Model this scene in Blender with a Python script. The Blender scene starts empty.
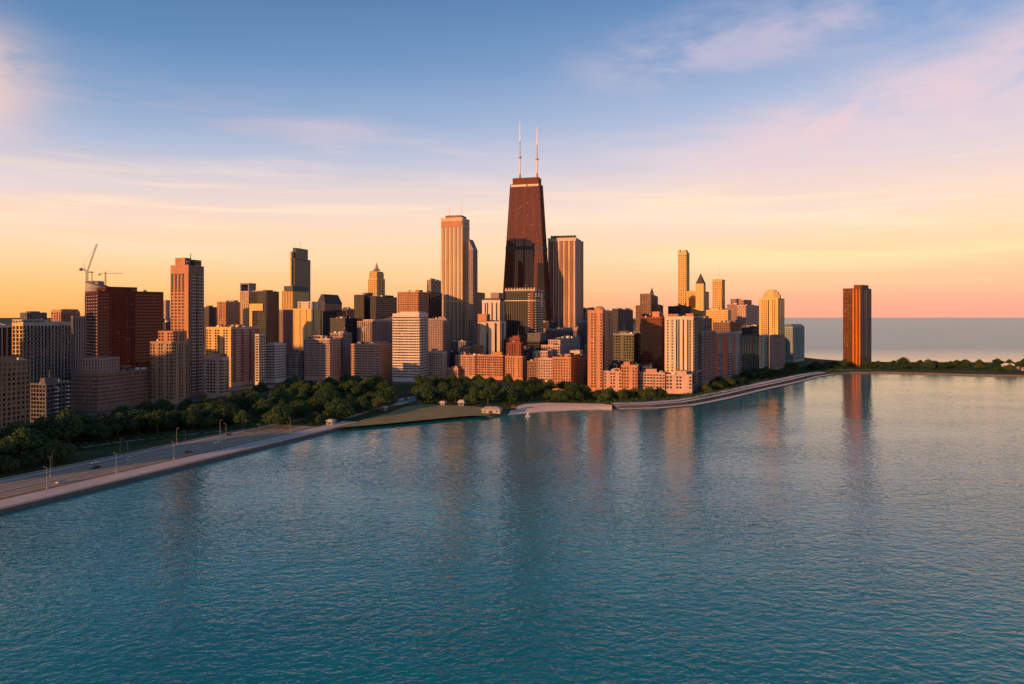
import bpy, math, random
from mathutils import Vector, Matrix
from mathutils.geometry import tessellate_polygon
R = random.Random(7)
sc = bpy.context.scene
COL = sc.collection
HC, F, HZ = 80.0, 720.0, 317.0          # camera height (m), focal length (px), horizon row
GZ = 2.0                                # ground level above the lake

# ------------------------------------------------------------------ camera, sky, sun, exposure
cam = bpy.data.cameras.new('camera')
cam.sensor_width = 36.0
cam.lens = F / 1024 * 36.0
cam.shift_y = -(342 - HZ) / 1024.0
cam.clip_start, cam.clip_end = 1.0, 200000.0
camo = bpy.data.objects.new('camera', cam); COL.objects.link(camo)
camo.location = (0, 0, HC); camo.rotation_euler = (math.radians(90), 0, 0)
sc.camera = camo
sc.view_settings.view_transform = 'Standard'
sc.view_settings.look = 'None'
sc.view_settings.exposure = 0.42
sc.view_settings.gamma = 1.0
sc.view_settings.use_curve_mapping = False
sc.cycles.use_denoising = True
sc.cycles.max_bounces = 5
sc.cycles.diffuse_bounces = 2
sc.cycles.glossy_bounces = 3
sc.cycles.caustics_reflective = False
sc.cycles.caustics_refractive = False

SUN_A, SUN_E = math.radians(42), math.radians(9.0)      # sun: behind the camera to the left, low
sun_dir = Vector((-math.sin(SUN_A) * math.cos(SUN_E), -math.cos(SUN_A) * math.cos(SUN_E), math.sin(SUN_E)))
sl = bpy.data.lights.new('sun', 'SUN')
sl.energy = 5.0; sl.angle = math.radians(0.6); sl.color = (1.0, 0.43, 0.145)
so = bpy.data.objects.new('sun', sl); COL.objects.link(so)
so.rotation_euler = sun_dir.to_track_quat('Z', 'Y').to_euler()
so.location = (-300, -300, 400)

def lin(r, g, b):
    def c(v):
        v /= 255.0
        return v / 12.92 if v <= 0.04045 else ((v + 0.055) / 1.055) ** 2.4
    return (c(r), c(g), c(b), 1)

class NT:
    def __init__(s, tree): s.t = tree; s.n = tree.nodes; s.l = tree.links
    def new(s, typ, **kw):
        n = s.n.new(typ)
        for k, v in kw.items(): setattr(n, k, v)
        return n
    def put(s, sock, v):
        if isinstance(v, bpy.types.NodeSocket): s.l.new(v, sock)
        else: sock.default_value = v
    def math(s, op, a, b=0.0, c=None, clamp=False):
        n = s.new('ShaderNodeMath', operation=op, use_clamp=clamp)
        s.put(n.inputs[0], a); s.put(n.inputs[1], b)
        if c is not None: s.put(n.inputs[2], c)
        return n.outputs[0]
    def mix(s, f, a, b, mode='MIX'):
        n = s.new('ShaderNodeMix', data_type='RGBA', blend_type=mode, clamp_factor=True)
        s.put(n.inputs['Factor'], f); s.put(n.inputs[6], a); s.put(n.inputs[7], b)
        return n.outputs[2]
    def ramp(s, fac, stops, interp='LINEAR'):
        n = s.new('ShaderNodeValToRGB'); n.color_ramp.interpolation = interp
        e = n.color_ramp.elements
        while len(e) > 1: e.remove(e[-1])
        e[0].position, e[0].color = stops[0]
        for p, c in stops[1:]:
            q = e.new(p); q.color = c
        s.put(n.inputs[0], fac)
        return n.outputs[0]
    def noise(s, vec, scale, detail=4, rough=0.55, dist=0.0):
        n = s.new('ShaderNodeTexNoise')
        s.put(n.inputs['Vector'], vec)
        n.inputs['Scale'].default_value = scale; n.inputs['Detail'].default_value = detail
        n.inputs['Roughness'].default_value = rough; n.inputs['Distortion'].default_value = dist
        return n.outputs['Fac']
    def mapping(s, vec, scale=(1, 1, 1), rot=(0, 0, 0), loc=(0, 0, 0)):
        n = s.new('ShaderNodeMapping')
        s.put(n.inputs['Vector'], vec)
        n.inputs['Scale'].default_value = scale; n.inputs['Rotation'].default_value = rot; n.inputs['Location'].default_value = loc
        return n.outputs[0]

def make_world():
    w = bpy.data.worlds.new('World'); sc.world = w; w.use_nodes = True
    t = NT(w.node_tree); w.node_tree.nodes.clear()
    d = t.new('ShaderNodeTexCoord').outputs['Generated']
    nrm = t.new('ShaderNodeVectorMath', operation='NORMALIZE'); t.l.new(d, nrm.inputs[0]); d = nrm.outputs[0]
    sep = t.new('ShaderNodeSeparateXYZ'); t.l.new(d, sep.inputs[0])
    x, y, z = sep.outputs
    el = t.math('MULTIPLY', t.math('ARCSINE', z), 180 / math.pi)
    az = t.math('MULTIPLY', t.math('ARCTAN2', x, y), 180 / math.pi)
    f = t.math('DIVIDE', t.math('MAXIMUM', el, 0.0), 60.0, clamp=True)
    def prof(vals): return [(e / 60.0, lin(*c)) for e, c in vals]
    left = t.ramp(f, prof([(0, (252, 172, 92)), (2.2, (254, 195, 124)), (4.5, (253, 211, 164)), (7, (247, 212, 186)), (9.2, (222, 205, 204)),
                           (12, (172, 184, 209)), (15, (126, 159, 197)), (19, (94, 135, 180)), (24, (76, 114, 156)), (38, (36, 106, 158)), (60, (20, 70, 122))]))
    right = t.ramp(f, prof([(0, (247, 164, 142)), (1.2, (251, 174, 142)), (3.0, (255, 197, 150)), (5.5, (255, 213, 168)), (8, (250, 217, 190)), (10.5, (232, 209, 204)), (13, (206, 200, 214)),
                           (16, (172, 185, 214)), (19.5, (134, 162, 202)), (24, (98, 138, 188)), (38, (44, 114, 168)), (60, (22, 74, 128))]))
    sx = t.math('MULTIPLY_ADD', x, 1.0, 0.52, clamp=True)
    base = t.mix(sx, left, right)
    # --- clouds, laid out on the sky by bearing and elevation
    comb = t.new('ShaderNodeCombineXYZ')
    t.put(comb.inputs[0], az); t.put(comb.inputs[1], el)
    sky2 = comb.outputs[0]
    warp = t.noise(t.mapping(sky2, (0.05, 0.12, 1)), 1.0, 3)
    elw = t.math('ADD', el, t.math('MULTIPLY_ADD', warp, 5.0, -2.5))
    wisps = t.noise(t.mapping(sky2, (0.05, 0.42, 1), (0, 0, math.radians(-14))), 1.0, 7, 0.62, 0.6)
    puffs = t.noise(t.mapping(sky2, (0.12, 0.34, 1), (0, 0, math.radians(-18)), (3, 1, 0)), 1.0, 8, 0.62, 0.4)
    streak = t.noise(t.mapping(sky2, (0.035, 0.75, 1), (0, 0, math.radians(3)), (9, 2, 0)), 1.0, 6, 0.55, 0.5)
    def gauss(v, c, s):
        q = t.math('DIVIDE', t.math('SUBTRACT', v, c), s)
        return t.math('POWER', math.e, t.math('MULTIPLY', t.math('MULTIPLY', q, q), -1.0))
    def step(v, a, b):
        n = t.new('ShaderNodeMapRange', interpolation_type='SMOOTHSTEP'); t.put(n.inputs[0], v)
        n.inputs[1].default_value = a; n.inputs[2].default_value = b
        return n.outputs[0]
    # broad pink band climbing to the right
    line1 = t.math('MULTIPLY_ADD', az, 0.29, 5.9)
    b1 = t.math('MULTIPLY', gauss(t.math('SUBTRACT', elw, line1), 0.0, 3.2), step(az, 2.0, 24.0))
    c1 = t.math('MULTIPLY', b1, step(puffs, 0.24, 0.62))
    line2 = t.math('MULTIPLY_ADD', az, 0.14, 17.6)
    b2 = t.math('MULTIPLY', gauss(t.math('SUBTRACT', elw, line2), 0.0, 2.2), step(az, 0.0, 14.0))
    c2 = t.math('MULTIPLY', b2, step(puffs, 0.30, 0.66))
    # bright patch at the far left
    b3 = t.math('MULTIPLY', gauss(az, -38.0, 4.4), gauss(elw, 14.6, 2.9))
    c3 = t.math('MULTIPLY', b3, step(puffs, 0.20, 0.55))
    # lilac veil upper left, small wisp near the middle
    c4 = t.math('MULTIPLY', t.math('MULTIPLY', gauss(az, -26.0, 13.0), gauss(elw, 13.2, 3.0)), step(wisps, 0.40, 0.75))
    c5 = t.math('MULTIPLY', t.math('MULTIPLY', gauss(az, -14.5, 4.2), gauss(el, 14.3, 0.7)), step(wisps, 0.25, 0.6))
    # low cream streaks
    c6 = t.math('MULTIPLY', t.math('MULTIPLY', gauss(el, 7.4, 3.0), step(streak, 0.48, 0.66)), 0.8)
    c7 = t.math('MULTIPLY', t.math('MULTIPLY', gauss(az, 14.0, 7.0), gauss(elw, 8.9, 1.1)), step(wisps, 0.28, 0.55))
    c9 = t.math('MULTIPLY', t.math('MULTIPLY', gauss(el, 4.7, 1.3), step(az, 6.0, 18.0)), step(streak, 0.42, 0.58))
    c8 = t.math('MULTIPLY', t.math('MULTIPLY', gauss(el, 10.4, 3.2), step(wisps, 0.43, 0.66)), 0.8)
    pink = lin(232, 202, 206); cream = lin(255, 226, 196); rose = lin(240, 206, 196)
    col = t.mix(t.math('MULTIPLY', c4, 0.75), base, lin(176, 168, 192))
    col = t.mix(t.math('MULTIPLY', c8, 0.75), col, lin(226, 212, 214))
    col = t.mix(t.math('MULTIPLY', c1, 0.85), col, pink)
    col = t.mix(t.math('MULTIPLY', c2, 0.7), col, lin(204, 190, 208))
    col = t.mix(t.math('MULTIPLY', c3, 1.0), col, lin(246, 206, 190))
    col = t.mix(t.math('MULTIPLY', c5, 0.6), col, lin(206, 190, 204))
    col = t.mix(t.math('MULTIPLY', c6, 0.8), col, cream)
    col = t.mix(t.math('MULTIPLY', c7, 0.75), col, lin(255, 226, 190))
    col = t.mix(t.math('MULTIPLY', c9, 0.8), col, lin(255, 222, 164))
    # physical sky underneath, same sun
    ns = t.new('ShaderNodeTexSky', sky_type='NISHITA'); ns.sun_disc = False
    ns.sun_elevation = SUN_E; ns.sun_rotation = math.pi + SUN_A
    nsc = t.mix(1.0, ns.outputs[0], (0.07, 0.07, 0.07, 1), 'MULTIPLY')
    # glow round the sun
    dot = t.new('ShaderNodeVectorMath', operation='DOT_PRODUCT'); t.l.new(d, dot.inputs[0]); dot.inputs[1].default_value = sun_dir
    glow = t.math('POWER', t.math('MAXIMUM', dot.outputs['Value'], 0.0), 24.0)
    col = t.mix(0.06, col, nsc)
    col = t.mix(1.0, col, t.mix(glow, (0, 0, 0, 1), (0.7, 0.36, 0.12, 1)), 'ADD')
    bg = t.new('ShaderNodeBackground'); t.put(bg.inputs['Color'], col); bg.inputs['Strength'].default_value = 0.85
    out = t.new('ShaderNodeOutputWorld'); t.l.new(bg.outputs[0], out.inputs[0])
make_world()

# ------------------------------------------------------------------ materials
def new_mat(name):
    m = bpy.data.materials.new(name); m.use_nodes = True
    t = NT(m.node_tree)
    return m, t, m.node_tree.nodes['Principled BSDF']

WALLS = {
    'tan': (.30, .20, .13), 'sand': (.46, .34, .23), 'orange_brick': (.40, .195, .115), 'red_brown': (.075, .019, .018), 'brown_brick': (.19, .12, .088),
    'dark': (.055, .051, .056), 'charcoal': (.085, .077, .08), 'bronze': (.125, .037, .022), 'cream': (.50, .415, .32), 'white': (.52, .475, .43),
    'grey': (.21, .20, .20), 'pale_grey': (.40, .385, .37), 'pink_brick': (.41, .245, .19), 'pink_stone': (.44, .30, .26), 'gold': (.58, .38, .15),
    'limestone': (.52, .40, .27), 'teal': (.24, .31, .31), 'green_dark': (.03, .05, .052), 'red_panel': (.46, .085, .045), 'mauve': (.27, .195, .18),
    'brown_tan': (.21, .138, .088), 'copper': (.38, .125, .032), 'umber': (.13, .05, .022), 'steel': (.10, .10, .11), 'concrete': (.30, .29, .27), 'olive': (.12, .11, .075), 'rust': (.20, .06, .035)}
_m = {}
def wall(name):
    if name in _m: return _m[name]
    c = WALLS[name]
    m, t, p = new_mat(name + '_wall')
    oc = t.new('ShaderNodeTexCoord').outputs['Object']
    big = t.noise(t.mapping(oc, (0.05, 0.05, 0.02)), 1.0, 3)
    strk = t.noise(t.mapping(oc, (0.9, 0.9, 0.03)), 1.0, 4)
    fine = t.noise(oc, 0.7, 3)
    k = t.math('ADD', t.math('ADD', t.math('MULTIPLY', big, 0.5), t.math('MULTIPLY', strk, 0.45)), t.math('MULTIPLY', fine, 0.35))
    dark = tuple(v * 0.66 for v in c) + (1,); lite = tuple(min(1, v * 1.25) for v in c) + (1,)
    col = t.ramp(k, [(0.40, dark), (0.88, lite)])
    t.put(p.inputs['Base Color'], col)
    p.inputs['Roughness'].default_value = 0.8
    p.inputs['Specular IOR Level'].default_value = 0.25
    _m[name] = m
    return m

GLASS = {'glass': ((.014, .016, .021), (.03, .029, .033), (.22, .18, .15)), 'bronze_glass': ((.040, .014, .010), (.062, .021, .014), (.17, .085, .05)),
         'blue_glass': ((.016, .024, .036), (.035, .047, .062), (.24, .24, .24)), 'green_glass': ((.010, .022, .026), (.020, .040, .043), (.12, .14, .13)),
         'black_glass': ((.008, .008, .010), (.013, .013, .017), (.035, .030, .028)), 'warm_glass': ((.030, .018, .014), (.060, .036, .026), (.32, .21, .14))}
def glass(name):
    if name in _m: return _m[name]
    a, b, c = GLASS[name]
    m, t, p = new_mat(name)
    at = t.new('ShaderNodeAttribute', attribute_name='rnd').outputs['Fac']
    ob = t.new('ShaderNodeObjectInfo').outputs['Random']
    r = t.math('MULTIPLY', t.math('FRACT', t.math('ADD', at, ob)), t.math('GREATER_THAN', at, -0.5))
    col = t.ramp(r, [(0.0, a + (1,)), (0.5, b + (1,)), (0.90, tuple(v * .4 for v in c) + (1,)), (0.975, tuple(v * .6 for v in c) + (1,)), (0.988, c + (1,))], 'CONSTANT')
    t.put(p.inputs['Base Color'], col)
    t.put(p.inputs['Roughness'], t.math('MULTIPLY_ADD', r, 0.05, 0.02))
    p.inputs['Specular IOR Level'].default_value = 0.55
    _m[name] = m
    return m

def plain(name, c, rough=0.8, metal=0.0, var=0.3, scale=0.3):
    if name in _m: return _m[name]
    m, t, p = new_mat(name)
    pos = t.new('ShaderNodeNewGeometry').outputs['Position']
    k = t.math('ADD', t.math('MULTIPLY', t.noise(pos, scale, 5), 0.65), t.math('MULTIPLY', t.noise(pos, scale * 0.13, 3), 0.35))
    t.put(p.inputs['Base Color'], t.ramp(k, [(0.3, tuple(v * (1 - var) for v in c) + (1,)), (0.7, tuple(min(1, v * (1 + var)) for v in c) + (1,))]))
    p.inputs['Roughness'].default_value = rough; p.inputs['Metallic'].default_value = metal
    p.inputs['Specular IOR Level'].default_value = 0.3
    _m[name] = m
    return m

ROOF = plain('roof_gravel', (.16, .15, .145), .9, 0, .35, .25)
ROOFD = plain('roof_tar', (.055, .052, .052), .9, 0, .4, .25)
METAL = plain('grey_metal', (.28, .28, .28), .5, .3, .2, .5)
WHITEM = plain('white_paint', (.75, .74, .72), .5, 0, .08, .5)
MASTM = plain('mast_steel', (.62, .55, .5), .5, 0, .1, .5)
CONC = plain('walk_concrete', (.45, .385, .33), .85, 0, .22, .35)
ASPH = plain('road_asphalt', (.25, .21, .15), .9, 0, .25, .15)
SAND = plain('beach_sand', (.70, .51, .36), .95, 0, .12, .08)
DARKM = plain('dark_metal', (.03, .03, .032), .6, 0, .2, .5)
COPPERG = plain('weathered_roof', (.15, .17, .165), .7, 0, .25, .2)

# ------------------------------------------------------------------ mesh helpers
class MB:
    """collects quads and polygons, then links them as one mesh"""
    def __init__(s): s.v = []; s.f = []; s.m = []; s.mats = []
    def mi(s, mat):
        if mat not in s.mats: s.mats.append(mat)
        return s.mats.index(mat)
    def poly(s, pts, mat):
        i = len(s.v); s.v.extend([tuple(p) for p in pts]); s.f.append(tuple(range(i, i + len(pts)))); s.m.append(s.mi(mat))
    def box(s, x0, x1, y0, y1, z0, z1, mat, bottom=True):
        a = [(x0, y0, z0), (x1, y0, z0), (x1, y1, z0), (x0, y1, z0), (x0, y0, z1), (x1, y0, z1), (x1, y1, z1), (x0, y1, z1)]
        fs = [(0, 1, 5, 4), (1, 2, 6, 5), (2, 3, 7, 6), (3, 0, 4, 7), (4, 5, 6, 7)]
        if bottom: fs.append((3, 2, 1, 0))
        i = len(s.v); s.v.extend(a); k = s.mi(mat)
        for f in fs: s.f.append(tuple(i + q for q in f)); s.m.append(k)
    def cone(s, cx, cy, z0, z1, r0, r1, n, mat, rot=0.0, cap=True):
        i = len(s.v); k = s.mi(mat)
        for zz, rr in ((z0, r0), (z1, r1)):
            for q in range(n):
                an = 2 * math.pi * (q + .5) / n + rot
                s.v.append((cx + rr * math.cos(an), cy + rr * math.sin(an), zz))
        for q in range(n):
            s.f.append((i + q, i + (q + 1) % n, i + n + (q + 1) % n, i + n + q)); s.m.append(k)
        if cap and r1 > 0.01: s.f.append(tuple(range(i + n, i + 2 * n))); s.m.append(k)
    def tube(s, a, b, r0, r1, n, mat):
        a, b = Vector(a), Vector(b); q = (b - a).to_track_quat('Z', 'Y'); i = len(s.v); k = s.mi(mat)
        for c, rr in ((a, r0), (b, r1)):
            for j in range(n):
                an = 2 * math.pi * j / n
                s.v.append(tuple(c + q @ Vector((rr * math.cos(an), rr * math.sin(an), 0))))
        for j in range(n):
            s.f.append((i + j, i + (j + 1) % n, i + n + (j + 1) % n, i + n + j)); s.m.append(k)
        s.f.append(tuple(range(i + n, i + 2 * n))); s.m.append(k)
        s.f.append(tuple(range(i + n - 1, i - 1, -1))); s.m.append(k)
    def hip(s, x0, x1, y0, y1, z0, z1, inset, mat):
        b = [(x0, y0, z0), (x1, y0, z0), (x1, y1, z0), (x0, y1, z0)]
        u = [(x0 + inset, y0 + inset, z1), (x1 - inset, y0 + inset, z1), (x1 - inset, y1 - inset, z1), (x0 + inset, y1 - inset, z1)]
        for q in range(4): s.poly([b[q], b[(q + 1) % 4], u[(q + 1) % 4], u[q]], mat)
        s.poly(u, mat)
    def warp(s, fn): s.v = [fn(p) for p in s.v]
    def build(s, name, parent=None, rnd=False, kind=None):
        if not s.f: return None
        me = bpy.data.meshes.new(name); me.from_pydata(s.v, [], s.f)
        for m in s.mats: me.materials.append(m)
        if len(s.mats) > 1: me.polygons.foreach_set('material_index', s.m)
        if rnd:
            a = me.attributes.new('rnd', 'FLOAT', 'FACE'); a.data.foreach_set('value', rnd if isinstance(rnd, list) else [R.random() for _ in s.f])
        me.update()
        o = bpy.data.objects.new(name, me); COL.objects.link(o)
        if parent: o.parent = parent
        if kind: o['kind'] = kind
        return o

def tag(o, label, cat, group=None):
    o['label'] = label; o['category'] = cat
    if group: o['group'] = group
    return o
def empty(name, loc, rz, label, cat, group=None):
    o = bpy.data.objects.new(name, None); COL.objects.link(o); o.empty_display_size = 1
    o.location = loc; o.rotation_euler = (0, 0, rz)
    return tag(o, label, cat, group)
def copy_tree(o, parent=None):
    c = o.copy(); COL.objects.link(c); c.parent = parent
    for ch in list(o.children): copy_tree(ch, c)
    return c
def gp(px, py, z=0.0):
    """where the sight line of a picture point meets the level z"""
    D = (HC - z) * F / (py - HZ)
    return ((px - 512) / F * D, D)
def kx(px): return (px - 512) / F
def zt(py, D): return HC - (py - HZ) * D / F

# ------------------------------------------------------------------ facade and building builder
def S(w, bay=3.6, fl=3.3, pier=.35, span=.4, rec=.3, g='glass', pat='w', patR=None, crown=1.6, base=4.5, hb=False, spm=None, bal='white', sm2='red_panel', spb=.12, wR=None):
    return dict(w=w, bay=bay, fl=fl, pier=pier, span=span, rec=rec, g=g, pat=pat, patR=patR or pat, crown=crown, base=base, hb=hb, spm=spm, bal=bal, sm2=sm2, spb=spb, wR=wR)

def face(W, wins, bals, st, p0, u, n, width, z0, z1, pat, pri):
    """one facade: piers, spandrels and recessed panes. bay kinds: w window, s blank, c blank in the second colour, d glass slot, b balcony"""
    nc = max(1, round(width / st['bay'])); bw = width / nc
    if len(pat) > 1 and not pat.endswith('*'):
        nc = max(1, len(pat)); bw = width / nc; seq = pat
    else:
        pat = pat.rstrip('*'); seq = (pat * (nc // len(pat) + 1))[:nc]
    zb, zc = z0 + st['base'], z1 - st['crown']
    nr = max(1, round((zc - zb) / st['fl'])); fh = (zc - zb) / nr
    wm = wall(st['w']); sm = wall(st['spm']) if st['spm'] else wm; s2 = wall(st['sm2'])
    rec = st['rec']; pf = 0.0; sf = st['spb']
    if st['hb']: pf, sf = st['spb'], 0.0
    P = lambda a, d, z: (p0[0] + u[0] * a - n[0] * d, p0[1] + u[1] * a - n[1] * d, z)
    def q(a0, a1, za, zz, d, m): W.poly([P(a0, d, za), P(a1, d, za), P(a1, d, zz), P(a0, d, zz)], m)
    q(0, width, z0, zb, 0, wm); q(0, width, zc, z1, 0, wm)
    W.poly([P(0, 0, zb), P(width, 0, zb), P(width, rec, zb), P(0, rec, zb)], wm)
    W.poly([P(0, rec, zc), P(width, rec, zc), P(width, 0, zc), P(0, 0, zc)], wm)
    pw = st['pier'] * bw / 2; sh = st['span'] * fh
    def pier(a0, a1, m, d):
        if a1 - a0 < .02: return
        q(a0, a1, zb, zc, d, m)
        W.poly([P(a0, rec, zb), P(a0, d, zb), P(a0, d, zc), P(a0, rec, zc)], m)
        W.poly([P(a1, d, zb), P(a1, rec, zb), P(a1, rec, zc), P(a1, d, zc)], m)
    i = 0
    while i < nc:
        k = seq[i]; j = i
        while j < nc and seq[j] == k: j += 1
        a0, a1 = i * bw, j * bw
        if k in 'sc':
            pier(a0, a1, s2 if k == 'c' else wm, pf)
        elif k in 'wb':
            for c in range(i, j):
                pier(c * bw, c * bw + pw, wm, pf); pier((c + 1) * bw - pw, (c + 1) * bw, wm, pf)
                for r in range(nr):
                    za = zb + r * fh
                    wins.append((P(c * bw + pw, rec, za + sh * .55), u, n, bw - 2 * pw, fh - sh, pri, r, nr, za))
                    if k == 'b': bals.append((P(c * bw, 0, za - .15), u, n, bw, pri, za))
            for r in range(nr + 1):
                za = max(zb, zb + r * fh - sh * .45); zz = min(zc, zb + r * fh + sh * .55)
                if zz - za < .03: continue
                q(a0, a1, za, zz, sf, sm)
                W.poly([P(a0, sf, zz), P(a1, sf, zz), P(a1, rec, zz), P(a0, rec, zz)], sm)
                W.poly([P(a0, rec, za), P(a1, rec, za), P(a1, sf, za), P(a0, sf, za)], sm)
        elif k == 'd':
            for c in range(i, j):
                pier(c * bw, c * bw + pw, wm, pf); pier((c + 1) * bw - pw, (c + 1) * bw, wm, pf)
                wins.append((P(c * bw + pw, rec, zb), u, n, bw - 2 * pw, zc - zb, 9, 0, 1, zb, 'slot'))
        i = j

def tier(W, wins, bals, st, x0, x1, y0, y1, z0, z1, pri=(0, 1)):
    face(W, wins, bals, st, (x0, y0), (1, 0), (0, -1), x1 - x0, z0, z1, st['pat'], pri[0])
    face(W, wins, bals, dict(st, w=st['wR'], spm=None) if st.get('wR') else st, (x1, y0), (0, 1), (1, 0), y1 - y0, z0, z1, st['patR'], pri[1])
    lite = dict(st); lite['bay'] = st['bay'] * 1.0
    face(W, wins, [], lite, (x1, y1), (-1, 0), (0, 1), x1 - x0, z0, z1, 'w', 9)
    face(W, wins, [], lite, (x0, y1), (0, -1), (-1, 0), y1 - y0, z0, z1, st['patR'], 9)
    wm = wall(st['w']); e = .45
    for a, b in (((x0, y0), (x1, y0)), ((x1, y0), (x1, y1)), ((x1, y1), (x0, y1)), ((x0, y1), (x0, y0))):   # parapet
        ins = lambda p: (p[0] + (e if p[0] == x0 else -e), p[1] + (e if p[1] == y0 else -e))
        ai, bi = ins(a), ins(b)
        W.poly([a + (z1,), b + (z1,), bi + (z1,), ai + (z1,)], wm)
        W.poly([ai + (z1,), bi + (z1,), bi + (z1 - 1.0,), ai + (z1 - 1.0,)], wm)

def finish(root, W, wins, bals, st, nwin, nbal=60, fn=None):
    if fn: W.warp(fn)
    W.build('wall', root)
    gm = glass(st['g'])
    wins = sorted(wins, key=lambda t: (t[5], -t[8]))
    cache = {}
    for t in wins[:nwin]:
        P0, u, n, w_, h_ = t[:5]
        if t[5] > 1: break
        key = (round(w_, 2), round(h_, 2), n)
        if key not in cache:
            b = MB(); b.poly([(0, 0, 0), (u[0] * w_, u[1] * w_, 0), (u[0] * w_, u[1] * w_, h_), (0, 0, h_)], gm)
            me = bpy.data.meshes.new('window'); me.from_pydata(b.v, [], b.f); me.materials.append(gm)
            me.attributes.new('rnd', 'FLOAT', 'FACE').data[0].value = 0.0
            cache[key] = me
        o = bpy.data.objects.new('window', cache[key]); COL.objects.link(o); o.parent = root; o.location = P0
    rest = [t for k, t in enumerate(wins) if not (k < nwin and t[5] <= 1)]
    b = MB()
    for t in rest:
        (x, y, z), u, n, w_, h_ = t[:5]
        b.poly([(x, y, z), (x + u[0] * w_, y + u[1] * w_, z), (x + u[0] * w_, y + u[1] * w_, z + h_), (x, y, z + h_)], gm)
    if fn: b.warp(fn)
    wo = b.build('window', root, rnd=[-1.0 if len(t) > 9 else R.random() for t in rest], kind='stuff')
    bm = wall(st['bal'])
    def balmesh(b, x, y, z, u, n, w_):
        d, h = 1.3, 1.0
        def pt(a, o_, zz): return (x + u[0] * a + n[0] * o_, y + u[1] * a + n[1] * o_, z + zz)
        a0, a1 = .15, w_ - .15
        for (c0, c1, o0, o1, h0, h1) in ((a0, a1, 0.01, d, 0, .2), (a0, a1, d - .12, d, .2, h), (a0, a0 + .1, .01, d - .12, .2, h), (a1 - .1, a1, .01, d - .12, .2, h)):
            v = [pt(c0, o0, h0), pt(c1, o0, h0), pt(c1, o1, h0), pt(c0, o1, h0), pt(c0, o0, h1), pt(c1, o0, h1), pt(c1, o1, h1), pt(c0, o1, h1)]
            for f in ((0, 1, 5, 4), (1, 2, 6, 5), (2, 3, 7, 6), (3, 0, 4, 7), (4, 5, 6, 7), (3, 2, 1, 0)): b.poly([v[k] for k in f], bm)
    bals = sorted(bals, key=lambda t: (t[4], -t[5]))
    cache = {}
    for k, (P0, u, n, w_, pri, za) in enumerate(bals[:nbal]):
        key = (round(w_, 2), n)
        if key not in cache:
            b = MB(); balmesh(b, 0, 0, 0, u, n, w_); o = b.build('balcony', root); cache[key] = o.data
        else:
            o = bpy.data.objects.new('balcony', cache[key]); COL.objects.link(o); o.parent = root
        o.location = P0
    b = MB()
    for (P0, u, n, w_, pri, za) in bals[nbal:]: balmesh(b, *P0, u, n, w_)
    b.build('balcony', root, kind='stuff')

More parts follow.
